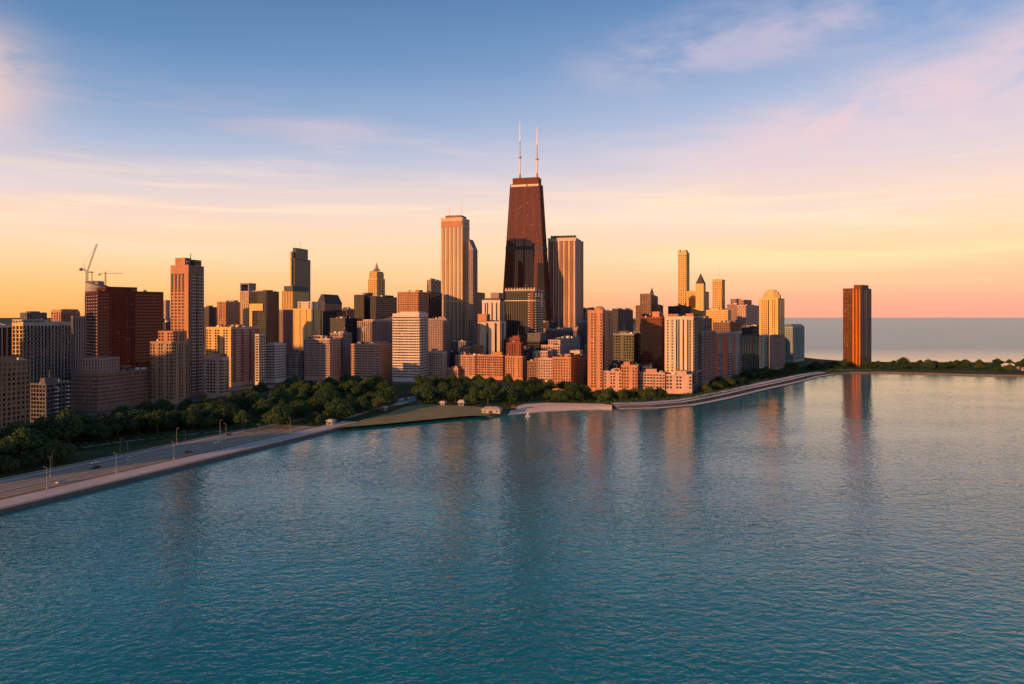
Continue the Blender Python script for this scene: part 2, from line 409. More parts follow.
ROOTS = []
def building(name, label, cat, pl, pc, pr, top, D, st, yaw=15, b=None, ext=(), nwin=0, roofm=None, clutter=3, base_z=GZ, group=None, warp=None, bands=(), nbal=60, a=None):
    """pl..pc is the sunlit front, pc..pr the right-hand side; D the distance of the near corner, top the row of the roof there"""
    th = math.radians(yaw); cs, sn = math.cos(th), math.sin(th)
    Cx = kx(pc) * D
    if a is None: a = (Cx - kx(pl) * D) / (cs + kx(pl) * sn)
    if b is None:
        den = sn - kx(pr) * cs
        if den < .04: print('BADYAW', label, den); den = .04
        b = (kx(pr) * D - Cx) / den
    ox = Cx - cs * a / 2 + sn * b / 2; oy = D + sn * a / 2 + cs * b / 2
    root = empty(name, (ox, oy, base_z), -th, label, cat, group)
    h = zt(top, D) - base_z
    if st['pat'] == 'w' and st['patR'] == 'w' and D < 1000 and not st['hb']:      # no two neighbours share the same run of bays
        pick = R.choice(('wws*', 'wwwb*', 'bwws*', 'wwwws*', 'wbw*', 'w'))
        st = dict(st, pat=pick, patR=R.choice((pick, 'wws*', 'w')), bal=R.choice((st['w'], 'pink_stone', 'pale_grey')))
    W, wins, bals = MB(), [], []
    x0, x1, y0, y1 = -a / 2, a / 2, -b / 2, b / 2
    tier(W, wins, bals, st, x0, x1, y0, y1, 0, h, (0, 1) if pc - max(0, pl) >= pr - pc else (1, 0))
    roofs = MB(); rm = roofm or ROOF
    roofs.poly([(x0 + .45, y0 + .45, h - 1), (x1 - .45, y0 + .45, h - 1), (x1 - .45, y1 - .45, h - 1), (x0 + .45, y1 - .45, h - 1)], rm)
    for (fx0, fx1, fy0, fy1, tp, es) in ext:                       # upper tiers
        e = dict(st)
        if es: e.update(es)
        X0, X1, Y0, Y1 = x0 + fx0 * a, x0 + fx1 * a, y0 + fy0 * b, y0 + fy1 * b
        zb_ = e.get('z0', h - 1.0); zt_ = zt(tp, D) - base_z
        if zt_ < zb_ + 2: zt_ = zb_ + 2
        e['base'] = e.get('ebase', 1.0); e['crown'] = e.get('ecrown', min(1.2, (zt_ - zb_) * .2))
        tier(W, wins, bals, e, X0, X1, Y0, Y1, zb_, zt_, (9, 9))
        roofs.poly([(X0 + .45, Y0 + .45, zt_ - 1), (X1 - .45, Y0 + .45, zt_ - 1), (X1 - .45, Y1 - .45, zt_ - 1), (X0 + .45, Y1 - .45, zt_ - 1)], rm)
    finish(root, W, wins, bals, st, nwin, nbal, warp(a, b, h) if warp else None)
    if warp: roofs.warp(warp(a, b, h))
    ro = roofs.build('roof', root)
    for (py, hh, mname, proud) in bands:                            # cornices and ledges round the building
        zz = zt(py, D) - base_z; bm_ = MB(); m = wall(mname); p = proud
        for s4 in ((x0 - p, x1 + p, y0 - p, y0), (x0 - p, x1 + p, y1, y1 + p), (x0 - p, x0, y0, y1), (x1, x1 + p, y0, y1)):
            bm_.box(s4[0], s4[1], s4[2], s4[3], zz, zz + hh, m)
        bm_.build('cornice', root)
    taken = [(x0 + e[0] * a, x0 + e[1] * a, y0 + e[2] * b, y0 + e[3] * b) for e in ext]
    if min(a, b) > 8 and not warp:
        if clutter and not ext:
            pw, pd = a * R.uniform(.25, .45), b * R.uniform(.25, .5)
            px_, py_ = R.uniform(x0 + pw / 2 + 1, x1 - pw / 2 - 1), R.uniform(y0 + pd / 2 + 1, y1 - pd / 2 - 1)
            m = MB(); ph = R.uniform(2.8, 4.6)
            m.box(px_ - pw / 2, px_ + pw / 2, py_ - pd / 2, py_ + pd / 2, h - 1, h - 1 + ph, wall(st['w']), False)
            m.box(px_ - pw / 2 - .2, px_ + pw / 2 + .2, py_ - pd / 2 - .2, py_ + pd / 2 + .2, h - 1 + ph, h - .7 + ph, ROOFD)
            m.build('penthouse', ro); taken.append((px_ - pw / 2, px_ + pw / 2, py_ - pd / 2, py_ + pd / 2))
            if R.random() < .45:
                m = MB(); m.tube((px_, py_, h - .7 + ph), (px_, py_, h + ph + R.uniform(3, 8)), .12, .06, 6, METAL); m.build('antenna', ro)
        tanks = 0
        for _ in range((clutter + 3) * 3):
            if tanks >= clutter + 3: break
            m = MB(); cx, cy = R.uniform(x0 + 2.5, x1 - 2.5), R.uniform(y0 + 2.5, y1 - 2.5)
            w_, d_, h_ = R.uniform(1.4, 3.4), R.uniform(1.4, 3.4), R.uniform(1.4, 3.0)
            if any(q[0] - 2.2 < cx < q[1] + 2.2 and q[2] - 2.2 < cy < q[3] + 2.2 for q in taken): continue
            taken.append((cx - w_ / 2, cx + w_ / 2, cy - d_ / 2, cy + d_ / 2)); tanks += 1
            if R.random() < .18:
                m.cone(cx, cy, h - 1, h + 2.2, 1.5, 1.5, 12, wall('brown_brick')); m.cone(cx, cy, h + 2.2, h + 3.2, 1.6, .1, 12, ROOFD); m.build('water_tank', ro); continue
            m.box(cx - w_ / 2, cx + w_ / 2, cy - d_ / 2, cy + d_ / 2, h - 1, h - 1 + h_, R.choice([METAL, WHITEM, ROOFD, METAL]))
            m.cone(cx, cy, h - 1 + h_, h - .6 + h_, min(w_, d_) * .32, min(w_, d_) * .32, 10, DARKM)
            m.build('air_handler', ro)
    return root, a, b, h

# ------------------------------------------------------------------ the setting: lake, land, roads
def sheet(name, pts, z, mat, skirt=None, kind='structure'):
    b = MB()
    v3 = [Vector((p[0], p[1], 0)) for p in pts]
    area = sum(v3[i].x * v3[(i + 1) % len(v3)].y - v3[(i + 1) % len(v3)].x * v3[i].y for i in range(len(v3)))
    if area < 0: pts = list(reversed(pts)); v3.reverse()
    for tri in tessellate_polygon([v3]):
        t = [pts[i] for i in tri]
        ar = (t[1][0] - t[0][0]) * (t[2][1] - t[0][1]) - (t[2][0] - t[0][0]) * (t[1][1] - t[0][1])
        if ar < 0: t.reverse()
        b.poly([(p[0], p[1], z) for p in t], mat)
    if skirt is not None:
        n = len(pts)
        for i in range(n):
            p, q = pts[i], pts[(i + 1) % n]
            b.poly([(p[0], p[1], skirt[0]), (q[0], q[1], skirt[0]), (q[0], q[1], z), (p[0], p[1], z)], skirt[1])
    return b.build(name, kind=kind)

def water_mat():
    m, t, p = new_mat('lake_water')
    pos = t.new('ShaderNodeNewGeometry').outputs['Position']
    patch = t.noise(t.mapping(pos, (0.004, 0.006, 1)), 1.0, 3)
    t.put(p.inputs['Base Color'], t.ramp(patch, [(0.3, (.001, .115, .135, 1)), (0.7, (.002, .215, .20, 1))]))
    sp = t.new('ShaderNodeSeparateXYZ'); t.l.new(pos, sp.inputs[0])
    opn = t.new('ShaderNodeMapRange', interpolation_type='SMOOTHSTEP'); t.put(opn.inputs[0], sp.outputs[1]); opn.inputs[1].default_value = 1050; opn.inputs[2].default_value = 1900
    t.put(p.inputs['Roughness'], t.math('MULTIPLY_ADD', opn.outputs[0], 0.21, 0.05))
    p.inputs['IOR'].default_value = 1.40
    p.inputs['Specular Tint'].default_value = (.30, .90, 1.0, 1)
    rot = math.radians(12)
    h1 = t.noise(t.mapping(pos, (0.10, 0.17, 1), (0, 0, rot)), 1.0, 3, 0.5, 0.8)
    h2 = t.noise(t.mapping(pos, (0.30, 0.46, 1), (0, 0, -rot * 1.4)), 1.0, 2, 0.5, 0.6)
    h3 = t.noise(t.mapping(pos, (0.7, 1.1, 1), (0, 0, rot * 2)), 1.0, 2, 0.5, 0.3)
    gust = t.noise(t.mapping(pos, (0.006, 0.010, 1)), 1.0, 4)
    amp = t.math('MULTIPLY_ADD', gust, 2.6, -0.3)
    h = t.math('ADD', t.math('ADD', t.math('MULTIPLY', h1, 1.9), t.math('MULTIPLY', h2, 1.6)), t.math('MULTIPLY', h3, 0.36))
    calm = t.new('ShaderNodeMapRange', interpolation_type='LINEAR'); t.put(calm.inputs[0], sp.outputs[1]); calm.inputs[1].default_value = 170; calm.inputs[2].default_value = 760; calm.inputs[3].default_value = 1.0; calm.inputs[4].default_value = 0.30   # the bay lies calmer towards the sheltered shore
    amp = t.math('MULTIPLY', amp, t.math('ADD', calm.outputs[0], t.math('MULTIPLY', opn.outputs[0], 0.8)))
    h = t.math('MULTIPLY', h, amp)
    bp = t.new('ShaderNodeBump'); bp.inputs['Strength'].default_value = 1.0; bp.inputs['Distance'].default_value = 0.20
    t.put(bp.inputs['Height'], h); t.l.new(bp.outputs[0], p.inputs['Normal'])
    return m
wb = MB(); wb.poly([(-60000, -3000, 0), (60000, -3000, 0), (60000, 90000, 0), (-60000, 90000, 0)], water_mat())
wb.build('lake_water', kind='structure')

def grass_mat():
    m, t, p = new_mat('park_grass')
    pos = t.new('ShaderNodeNewGeometry').outputs['Position']
    k = t.math('ADD', t.math('MULTIPLY', t.noise(pos, .03, 5), .6), t.math('MULTIPLY', t.noise(pos, .5, 4), .4))
    t.put(p.inputs['Base Color'], t.ramp(k, [(.32, (.028, .042, .012, 1)), (.55, (.05, .066, .02, 1)), (.75, (.085, .085, .034, 1))]))
    p.inputs['Roughness'].default_value = .95; p.inputs['Specular IOR Level'].default_value = .1
    return m
GRASS = grass_mat()
LAWN = plain('dry_lawn', (.215, .18, .065), .95, 0, .25, .08)
VERGE = plain('verge_grass', (.19, .135, .055), .95, 0, .3, .2)
CITY = plain('street_ground', (.07, .068, .07), .9, 0, .3, .05)

d0 = Vector((.36, .933)).normalized()                      # direction of the shore road
A0 = Vector(gp(0, 513)); A1 = Vector(gp(338, 429.5))
d0 = (A1 - A0).normalized(); n0 = Vector((-d0.y, d0.x))    # n0 points inland
RL = (A1 - A0).length
def road_pt(s, off): p = A0 + d0 * s + n0 * off; return (p.x, p.y)
shore = [road_pt(-1500, 0), tuple(A0), tuple(A1)]
shore += [gp(*p) for p in ((350, 427.5), (385, 424), (430, 419.5), (470, 416), (492, 416.8), (506, 414.6), (513, 408.5), (524, 406), (545, 404.7), (575, 405.2), (600, 405.6), (611, 407), (620, 408.8),
          (655, 408), (690, 405), (712, 401), (735, 396), (757, 390.5), (780, 385.5), (800, 381), (815, 376.8), (832, 374.2), (850, 373.2), (880, 373), (920, 374),
          (970, 375.5), (1024, 376.5), (1120, 381), (1220, 379), (1200, 370), (1110, 365.5), (1024, 363.5), (960, 363.3), (900, 363.2), (864, 362.6), (838, 361.5), (818, 360), (801, 358), (787, 353), (750, 347), (690, 338))]
far = [(.18 * 9000, 9000), (.17 * 30000, 30000), (-40000, 60000), (-60000, 8000), (-9000, -1500)]
sheet('ground', shore + far, GZ, GRASS, (-3.0, plain('shore_rock', (.11, .095, .08), .9, 0, .4, .3)))

# city street level behind the park
sheet('street_ground', [gp(p[0], p[1], GZ) for p in ((-400, 455), (0, 440), (70, 425), (225, 407), (300, 388), (400, 384), (470, 383), (585, 396), (700, 392), (745, 377), (780, 368), (776, 354.5), (744, 348), (686, 339.5))] + [(.165 * 8000, 8000), (-8000, 8000)], GZ + .03, CITY)

# shore road: walk, verges, carriageways with markings
S0, S1 = -260, RL - 6
def strip(name, o0, o1, z, mat, s0=S0, s1=S1, nseg=1):
    return sheet(name, [road_pt(s0, o0), road_pt(s1, o0), road_pt(s1, o1), road_pt(s0, o1)], z, mat)
b = MB()
def road_box(b, o0, o1, s0, s1, z0, z1, mat):
    v = [road_pt(s0, o0), road_pt(s1, o0), road_pt(s1, o1), road_pt(s0, o1)]
    lo = [(x, y, z0) for x, y in v]; hi = [(x, y, z1) for x, y in v]
    for i in range(4): b.poly([lo[i], lo[(i + 1) % 4], hi[(i + 1) % 4], hi[i]], mat)
    b.poly(hi, mat)
road_box(b, -0.6, 11.5, S0, S1 + 30, -2.5, GZ + .35, CONC)
road_box(b, -1.4, -0.6, S0, S1 + 30, -2.5, GZ - .5, plain('wet_stone', (.10, .09, .085), .6, 0, .3, .3))
b.build('promenade', kind='structure')
strip('road_verge', 11.6, 49.5, GZ + .06, VERGE)
LANES = ((16.5, 24.0), (27.5, 35.0), (38.5, 46.0))
PAINT = plain('road_paint', (.62, .60, .55), .7, 0, .15, 1.0)
pb = MB()
for k, (o0, o1) in enumerate(LANES):
    strip('road', o0, o1, GZ + .10, ASPH, S0, S1 - 18 * k)
    kb = MB()
    for o in (o0 - .35, o1): road_box(kb, o, o + .35, S0, S1 - 18 * k, GZ, GZ + .22, CONC)
    kb.build('kerb', kind='structure')
    for o in (o0 + .35, o1 - .5):
        v = [road_pt(S0, o), road_pt(S1 - 18 * k, o), road_pt(S1 - 18 * k, o + .15), road_pt(S0, o + .15)]
        pb.poly([(x, y, GZ + .14) for x, y in v], PAINT)
    s = S0
    while s < S1 - 30:
        m_ = (o0 + o1) / 2
        pb.poly([(x, y, GZ + .14) for x, y in (road_pt(s, m_ - .08), road_pt(s + 3, m_ - .08), road_pt(s + 3, m_ + .08), road_pt(s, m_ + .08))], PAINT)
        s += 9
pb.build('lane_markings', kind='structure')
strip('side_path', 47.2, 50.5, GZ + .13, CONC)
rb = MB()                                                   # guard rail between road and park
root = empty('guard_rail', road_pt(0, 51.0) + (GZ,), 0, 'long low grey guard rail between the shore road and the park', 'guard rail')
root.location = (0, 0, 0)
road_box(rb, 50.9, 51.05, S0, S1 - 30, GZ + .45, GZ + .85, METAL); rb.build('rail', root)
pb = MB(); s = S0
while s < S1 - 30:
    road_box(pb, 51.05, 51.2, s, s + .15, GZ, GZ + .8, METAL); s += 4
pb.build('post', root, kind='stuff')

# footpaths, lawn, beach, stone steps
def ribbon(name, pts, w, z, mat):
    P = [Vector(gp(p[0], p[1], GZ)) for p in pts]; L, Rr = [], []
    for i, p in enumerate(P):
        t = (P[min(i + 1, len(P) - 1)] - P[max(i - 1, 0)]).normalized(); n = Vector((-t.y, t.x)) * w / 2
        L.append(tuple(p + n)); Rr.append(tuple(p - n))
    return sheet(name, L + Rr[::-1], z, mat)
ribbon('footpath', ((-20, 466), (60, 451), (80, 448), (130, 441), (175, 436), (225, 431)), 3.2, GZ + .16, plain('path_gravel', (.24, .22, .19), .95, 0, .2, .3))
ribbon('footpath', ((345, 419), (375, 409), (397, 405), (408, 402), (440, 397), (470, 395)), 5, GZ + .16, plain('path_gravel', (.24,) * 3))
sheet('lawn', [gp(p[0], p[1], GZ) for p in ((340, 427.5), (385, 423.8), (430, 419.4), (470, 415.8), (489, 415.6), (493, 410), (480, 407), (450, 405), (420, 404.5), (404, 407), (388, 413), (366, 419), (345, 424))], GZ + .10, LAWN)
sheet('parking_area', [gp(p[0], p[1], GZ) for p in ((393, 405), (400, 398.5), (426, 394.5), (430, 397), (408, 402))], GZ + .10, plain('pale_asphalt', (.2, .2, .2), .9, 0, .2, .3))
bb = MB()
edge = [gp(p[0], p[1] + 1.2) for p in ((507, 414.5), (522, 413), (545, 410.8), (575, 409.2), (600, 408.6), (612, 408.6))]
inn = [gp(p[0], p[1], GZ) for p in ((514, 407), (524, 404.5), (545, 403.2), (575, 403.8), (600, 404.2), (612, 405.4))]
mid = [tuple(Vector(a).lerp(Vector(c), .45)) for a, c in zip(edge, inn)]
for i in range(len(edge) - 1):
    for p, q, za, zb_ in ((edge, mid, -.4, 1.5 + GZ - 2 + .2), (mid, inn, 1.7 + GZ - 2, GZ + .25)):
        bb.poly([(p[i][0], p[i][1], za), (p[i + 1][0], p[i + 1][1], za), (q[i + 1][0], q[i + 1][1], zb_), (q[i][0], q[i][1], zb_)], SAND)
bb.build('beach', kind='structure')
# stepped stone revetment along the towers
edge = [Vector(gp(*p)) for p in ((618, 409.2), (655, 408.4), (690, 405.4), (712, 401.4), (735, 396.4), (757, 390.8), (780, 385.8), (800, 381.2), (815, 377), (832, 374.4))]
STONE = plain('pale_stone', (.55, .50, .45), .85, 0, .2, .2); STONED = plain('joint_stone', (.07, .065, .06), .9, 0, .2, .2)
sb = MB()
def edge_off(off):
    o = []
    for i, p in enumerate(edge):
        t = (edge[min(i + 1, len(edge) - 1)] - edge[max(i - 1, 0)]).normalized(); o.append(p + Vector((-t.y, t.x)) * off)
    return o
for k, (o0, o1, z1) in enumerate(((-5, 1.5, .7), (1.7, 6.5, 1.5), (6.7, 12, 2.3), (13.0, 21, 2.9))):
    a_, c_ = edge_off(o0), edge_off(o1)
    for i in range(len(edge) - 1):
        sb.poly([tuple(a_[i]) + (z1,), tuple(a_[i + 1]) + (z1,), tuple(c_[i + 1]) + (z1,), tuple(c_[i]) + (z1,)], STONE)
        sb.poly([tuple(a_[i]) + (-1,), tuple(a_[i + 1]) + (-1,), tuple(a_[i + 1]) + (z1,), tuple(a_[i]) + (z1,)], STONED)
        sb.poly([tuple(c_[i + 1]) + (1.9,), tuple(c_[i]) + (1.9,), tuple(c_[i]) + (z1,), tuple(c_[i + 1]) + (z1,)], STONED)
sb.build('stepped_revetment', kind='structure')
ribbon('shore_road', ((600, 403), (640, 402.2), (690, 398.5), (730, 389.5), (760, 382), (800, 374), (830, 370), (880, 369.5)), 9, GZ + .16, ASPH)
ribbon('footpath', ((845, 371.4), (900, 370.8), (960, 371.6), (1030, 372.2)), 2.5, GZ + .19, plain('path_gravel', (.24,) * 3))

# ------------------------------------------------------------------ buildings
# styles
st_tan = S('brown_tan', 3.1, 3.1, .42, .42, .5, pat='w*', crown=1.2)
st_brick = S('brown_brick', 3.0, 3.2, .5, .5, .25)
st_bands = S('white', 4.0, 3.0, .12, .42, .8, 'blue_glass', hb=True)
st_orange = S('orange_brick', 3.2, 3.1, .42, .42, .3, 'glass')
st_pink = S('pink_brick', 2.6, 3.0, .42, .42, .3, spm='pink_stone')
st_dark = S('charcoal', 3.0, 3.6, .3, .3, .3, 'black_glass')
st_glass = S('steel', 3.2, 3.6, .15, .25, .15, 'blue_glass')
st_lime = S('limestone', 3.4, 3.6, .55, .45, .3, 'warm_glass')
st_grey = S('grey', 3.4, 3.3, .45, .42, .25)
st_pier = S('sand', 3.6, 3.6, .55, .25, .5)

TW, AB, OB = 'tower', 'apartment building', 'office building'
# --- left edge, near
building('apartment_block', 'tan concrete block with a grid of dark square windows, cut by the left edge', AB, -18, -8, 30, 361.5, 452, st_tan, nwin=100)
building('apartment_building', 'pale concrete slab with teal glass, slim piers and a sunlit end painted gold, far left', AB, 12, 23, 71, 322, 575,
         S('gold', 3.2, 3.1, .26, .18, .6, 'green_glass', crown=3.0, patR='bbw*', bal='steel', wR='concrete'), nwin=100, ext=((.02, .9, .0, .45, 319.5, dict(w='cream')),), nbal=50)  # low sunlight on the end face is put into its gold wall
building('apartment_building', 'dark glass block with thin pale piers at the left edge, left of the sunlit strip', AB, -28, -8, 12, 325, 640, S('concrete', 4.5, 3.3, .2, .15, .4, 'black_glass', pat='d*', crown=2.5), nwin=40)
building('apartment_building', 'low pale building with long balcony bands, behind the tan block', AB, 30, 46, 72.5, 383.5, 530, S('steel', 3.2, 3.0, .12, .30, 1.0, 'blue_glass', hb=True, crown=1.0, base=1.0, patR='wwb*', bal='pale_grey'), nwin=100, nbal=60)
building('office_block', 'small grey windowless box on the horizon at the far left', OB, 20, 27, 47, 312.5, 1500, S('steel', 6, 4, .6, .6, .1, 'black_glass'), yaw=20)
building('apartment_building', 'flat roofed orange and dark block left of the grey slab, below the construction tower', AB, 51, 61, 80, 311, 900, S('orange_brick', 3.6, 3.2, .4, .35, .4, 'warm_glass', patR='wbb*', bal='mauve'), ext=((.05, .95, .05, .95, 309, dict(w='cream')),))
building('apartment_building', 'narrow plain grey slab with vertical ribs between the pale slab and the dark red tower', AB, 71, 73, 86, 316, 690, S('grey', 3.0, 3.0, .6, .3, .4, pat='d*'))
building('office_tower', 'wide dark red office tower with fine floor lines and a low dark roof block', OB, 85, 98, 163.5, 290.5, 760, S('red_brown', 2.6, 3.4, .22, .42, .3, 'bronze_glass', crown=2.5), yaw=47, ext=((.15, .85, .15, .62, 286, dict(g='black_glass')),), nwin=100)
building('apartment_building', 'brown brick block with pale sills and rooftop houses, before the dark red tower', AB, 72, 97, 151, 373.5, 592, S('brown_brick', 2.9, 3.1, .5, .42, .3, 'warm_glass', spm='mauve'), nwin=100,
         ext=((.25, .95, .02, .42, 358.5, dict(w='mauve', pier=.6)), (.5, .62, .43, .5, 360, dict(w='white', z0=1)), (.3, .6, .62, .8, 369, None)))
# --- the tall orange tower group
building('apartment_building', 'stepped tan and grey ribbed block touching the tall slender orange tower on its left', AB, 150, 171.5, 188, 341.5, 640, S('tan', 3.0, 3.1, .4, .35, .35, 'warm_glass', pat='wws*', patR='bws*', bal='grey'), nwin=100,
         ext=((.3, .98, .1, .95, 331, dict(w='orange_brick')),), nbal=40)
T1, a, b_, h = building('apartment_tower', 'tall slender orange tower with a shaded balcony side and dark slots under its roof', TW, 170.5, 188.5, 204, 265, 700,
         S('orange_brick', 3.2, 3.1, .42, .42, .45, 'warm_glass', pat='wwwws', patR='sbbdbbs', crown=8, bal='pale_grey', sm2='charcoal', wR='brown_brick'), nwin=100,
         ext=((.25, .8, .02, .35, 257.5, dict(w='orange_brick', pier=1, pat='s')), (.45, .98, .4, .85, 259, dict(w='dark', pat='s'))), nbal=60)  # darker brown side wall paints in the shade of the right face
m = MB()
for k in range(4):
    x0 = -a / 2 + a * (.06 + k * .195)
    m.box(x0, x0 + a * .085, -b_ / 2 - .12, -b_ / 2, h - 24, h - 8.2, DARKM)
m.build('louvre', T1)
m = MB(); m.tube((a * .1, b_ * .1, h), (a * .1, b_ * .1, h + 12.5), .7, .25, 8, DARKM); m.build('antenna', T1)
building('apartment_building', 'cream balcony block with orange roof floor, right foot of the tall slender orange tower', AB, 206.5, 222, 229, 357, 690, S('pink_stone', 3.4, 3.0, .3, .4, .4, pat='bwbsb', patR='bwb', bal='cream', crown=3), nwin=60, nbal=60)
building('apartment_building', 'broad block with golden front and pale pink ribbed side, right of the slender orange tower', AB, 206, 231, 258.5, 327, 800, S('gold', 3.6, 3.0, .34, .42, .4, 'warm_glass', pat='wws*', patR='wcbw*', bal='cream', sm2='rust', crown=2.5, wR='pink_stone'), nwin=100, clutter=9)
building('apartment_building', 'cream balcony slab stepping down right of the golden block with rusty stripes', AB, 255, 259, 266, 334, 815, S('cream', 4, 3.0, .15, .45, .8, hb=True), nwin=40)
building('apartment_building', 'low white stepped block with long balcony lines, left of the flat grey pavilion block', AB, 265, 275, 286, 344, 850, S('white', 4, 3.0, .12, .48, .8, hb=True), nwin=60, ext=((.1, .75, .1, .95, 343, None),))
building('office_block', 'small dark box tower peeping over the golden block, just right of the tall orange tower', OB, 204, 209, 217, 307, 1500, S('charcoal', 4, 4, .4, .4, .2, 'black_glass'))
building('office_block', 'orange faced block with a dark grey side, left of the open frame tower', OB, 217, 226, 241, 301.5, 1400, S('orange_brick', 4, 3.8, .4, .4, .3, 'warm_glass', patR='s*'), a=None)
Tq, a, b_, h = building('office_tower', 'ochre tower with an open rectangular frame on its roof', TW, 240, 249, 256, 291, 1300, S('sand', 3.6, 3.6, .45, .35, .3, 'warm_glass'), clutter=0)
m = MB(); tf = zt(283, 1300) - GZ
for (x0, x1, y0, y1) in ((-a / 2, -a / 2 + 2, -b_ / 2, b_ / 2), (a / 2 - 2, a / 2, -b_ / 2, b_ / 2)): m.box(x0, x1, y0, y1, h - 1, tf - 2.5, wall('grey'))
m.box(-a / 2 - .2, a / 2 + .2, -b_ / 2 - .2, b_ / 2 + .2, tf - 2.5, tf, wall('grey')); m.build('roof_frame', Tq)
Tq, a, b_, h = building('office_tower', 'dark glass tower with a broad orange portal frame, right of the open frame tower', TW, 250, 266, 279, 291, 1250, S('charcoal', 3.4, 3.7, .2, .2, .2, 'black_glass'), clutter=2)
m = MB()
for (x0, x1, z0, z1) in ((-a / 2 - .3, -a / 2 + 5, 0, h - 22), (-a / 2 + 5, a * .32, h - 34, h - 22)): m.box(x0, x1, -b_ / 2 - 1.2, -b_ / 2 - .02, z0, z1, wall('gold'))
m.build('portal_frame', Tq)
# far stepped skyscraper
Tq, a, b_, h = building('skyscraper', 'far away dark stepped skyscraper with two thin antennas and one painted sunlit edge, left of centre', TW, 291, 294.8, 310.5, 258, 4500, S('steel', 12, 9, .3, .3, .5, 'black_glass', base=10, crown=8), clutter=0,
         ext=((.12, .98, .08, .84, 247.5, dict(bay=12, fl=9)), (-.02, .35, -.06, .3, 251.5, dict(w='gold', z0=20, bay=12, fl=9, pat='s', patR='s'))))  # the gold tier is sunlight painted along the left edge
for fx in (-.05, .16):
    m = MB(); zt0 = zt(247.5, 4500) - GZ; m.tube((a * fx, -b_ * .05, zt0 - 4), (a * fx, -b_ * .05, zt0 + 48), 2.2, .9, 8, WHITEM); m.build('antenna', Tq)
building('office_tower', 'golden tower with a dark overhanging cap, directly below the far stepped skyscraper', TW, 282, 293, 309, 290.5, 1700, S('gold', 4, 3.8, .6, .3, .3, 'warm_glass', pat='d*', patR='w*'), ext=((.25, 1.05, -.05, .9, 286, dict(w='charcoal', pat='s', patR='s')),))
building('apartment_building', 'bright orange block with a pale stepped right side, left of the hip roofed dark tower', AB, 293, 311.5, 323, 308.5, 1000, S('gold', 3.4, 3.2, .6, .3, .35, 'warm_glass', pat='wss*', patR='bsw', bal='pale_grey', crown=2), nwin=100,
         ext=((.22, .98, .05, .9, 301.5, dict(w='cream', pat='wsw')),))
building('office_block', 'plain brownish grey block with faint piers, hard left of the bright orange block', OB, 279, 283, 294, 309.5, 1050, S('mauve', 3.4, 3.4, .6, .5, .2, pat='d*'))
Tq, a, b_, h = building('office_tower', 'dark tower with a low hipped roof, right of the far stepped skyscraper', TW, 317, 325, 342, 303, 1600, S('charcoal', 4, 3.8, .3, .3, .2, 'black_glass'), clutter=0)
m = MB(); m.hip(-a / 2 - .5, a / 2 + .5, -b_ / 2 - .5, b_ / 2 + .5, h, h + 20, min(a, b_) * .36, ROOFD); m.build('roof', Tq)
building('office_block', 'low dark grey block with two thin pale piers left of the tan spired tower', OB, 341, 347, 356, 309, 1500, S('charcoal', 4, 4, .4, .3, .2, 'black_glass'))
building('office_block', 'dark block with a rounded shoulder in front of the tan spired tower, left part', OB, 354, 364, 374, 294.5, 1280, S('charcoal', 3.2, 3.6, .35, .35, .25, 'black_glass', pat='d*'))
building('office_block', 'broad flat dark block in front of the tan spired tower, right part', OB, 370, 376, 397, 296, 1260, S('dark', 3.2, 3.6, .3, .4, .2, 'black_glass'))
# tan spired tower
Tq, a, b_, h = building('office_tower', 'tan stone tower with a setback crown and small pointed spire', TW, 368, 377, 385, 278, 1400, S('gold', 4, 3.8, .55, .35, .3, 'warm_glass', crown=3), clutter=0,
         ext=((.07, .93, .07, .93, 272, dict(crown=2)), (.12, .88, .12, .88, 271, dict(w='brown_brick', pat='s', patR='s'))))
m = MB(); zz = zt(271, 1400) - GZ + 3
m.cone(0, 0, zz - 1, zz + 2.5, a * .42, a * .22, 8, wall('brown_brick')); m.cone(0, 0, zz + 2.5, zz + 7, a * .17, a * .14, 8, wall('mauve')); m.cone(0, 0, zz + 7, zz + 15, a * .14, .2, 8, wall('mauve')); m.build('spire', Tq)
building('office_block', 'grey brown block with a pale roof rim, behind the banded white building on its left', OB, 357, 372, 393, 321, 1000, S('mauve', 3.2, 3.3, .5, .4, .3, pat='wwdd*'), ext=((.25, .95, .1, .9, 319.5, dict(w='cream')),))
building('office_tower', 'orange gridded office tower with a dark side, standing behind the banded white building', TW, 397.5, 418.5, 429, 291.5, 1100, S('orange_brick', 2.8, 3.4, .35, .4, .3, 'warm_glass', crown=1.5), ext=((.7, .9, .3, .6, 289.5, None),), nwin=60)
building('office_block', 'black block filling the gap between the orange gridded tower and the tall striped tower', OB, 426, 430, 442, 292, 1150, S('dark', 3.4, 3.6, .3, .3, .2, 'black_glass'))
building('office_tower', 'ochre ribbed tower top left of the tall striped tower', TW, 427, 431, 443, 279.5, 1500, S('sand', 3.6, 3.8, .5, .3, .4, 'warm_glass', pat='d*'))
building('apartment_building', 'white building with close horizontal bands, its upper half glowing orange, behind the park', AB, 392.5, 419, 428, 313.5, 860, S('white', 3.6, 3.2, .06, .55, .5, 'warm_glass', hb=True, patR='b', bal='white', crown=3.4), nwin=100, nbal=60, ext=((.22, .95, .1, .9, 311.5, dict(w='white', pat='s')),))
building('apartment_building', 'plain grey brown slab with faint windows, right of the banded white building', AB, 428, 446.5, 450, 318.5, 985, S('mauve', 3.2, 3.2, .55, .5, .2), clutter=6)
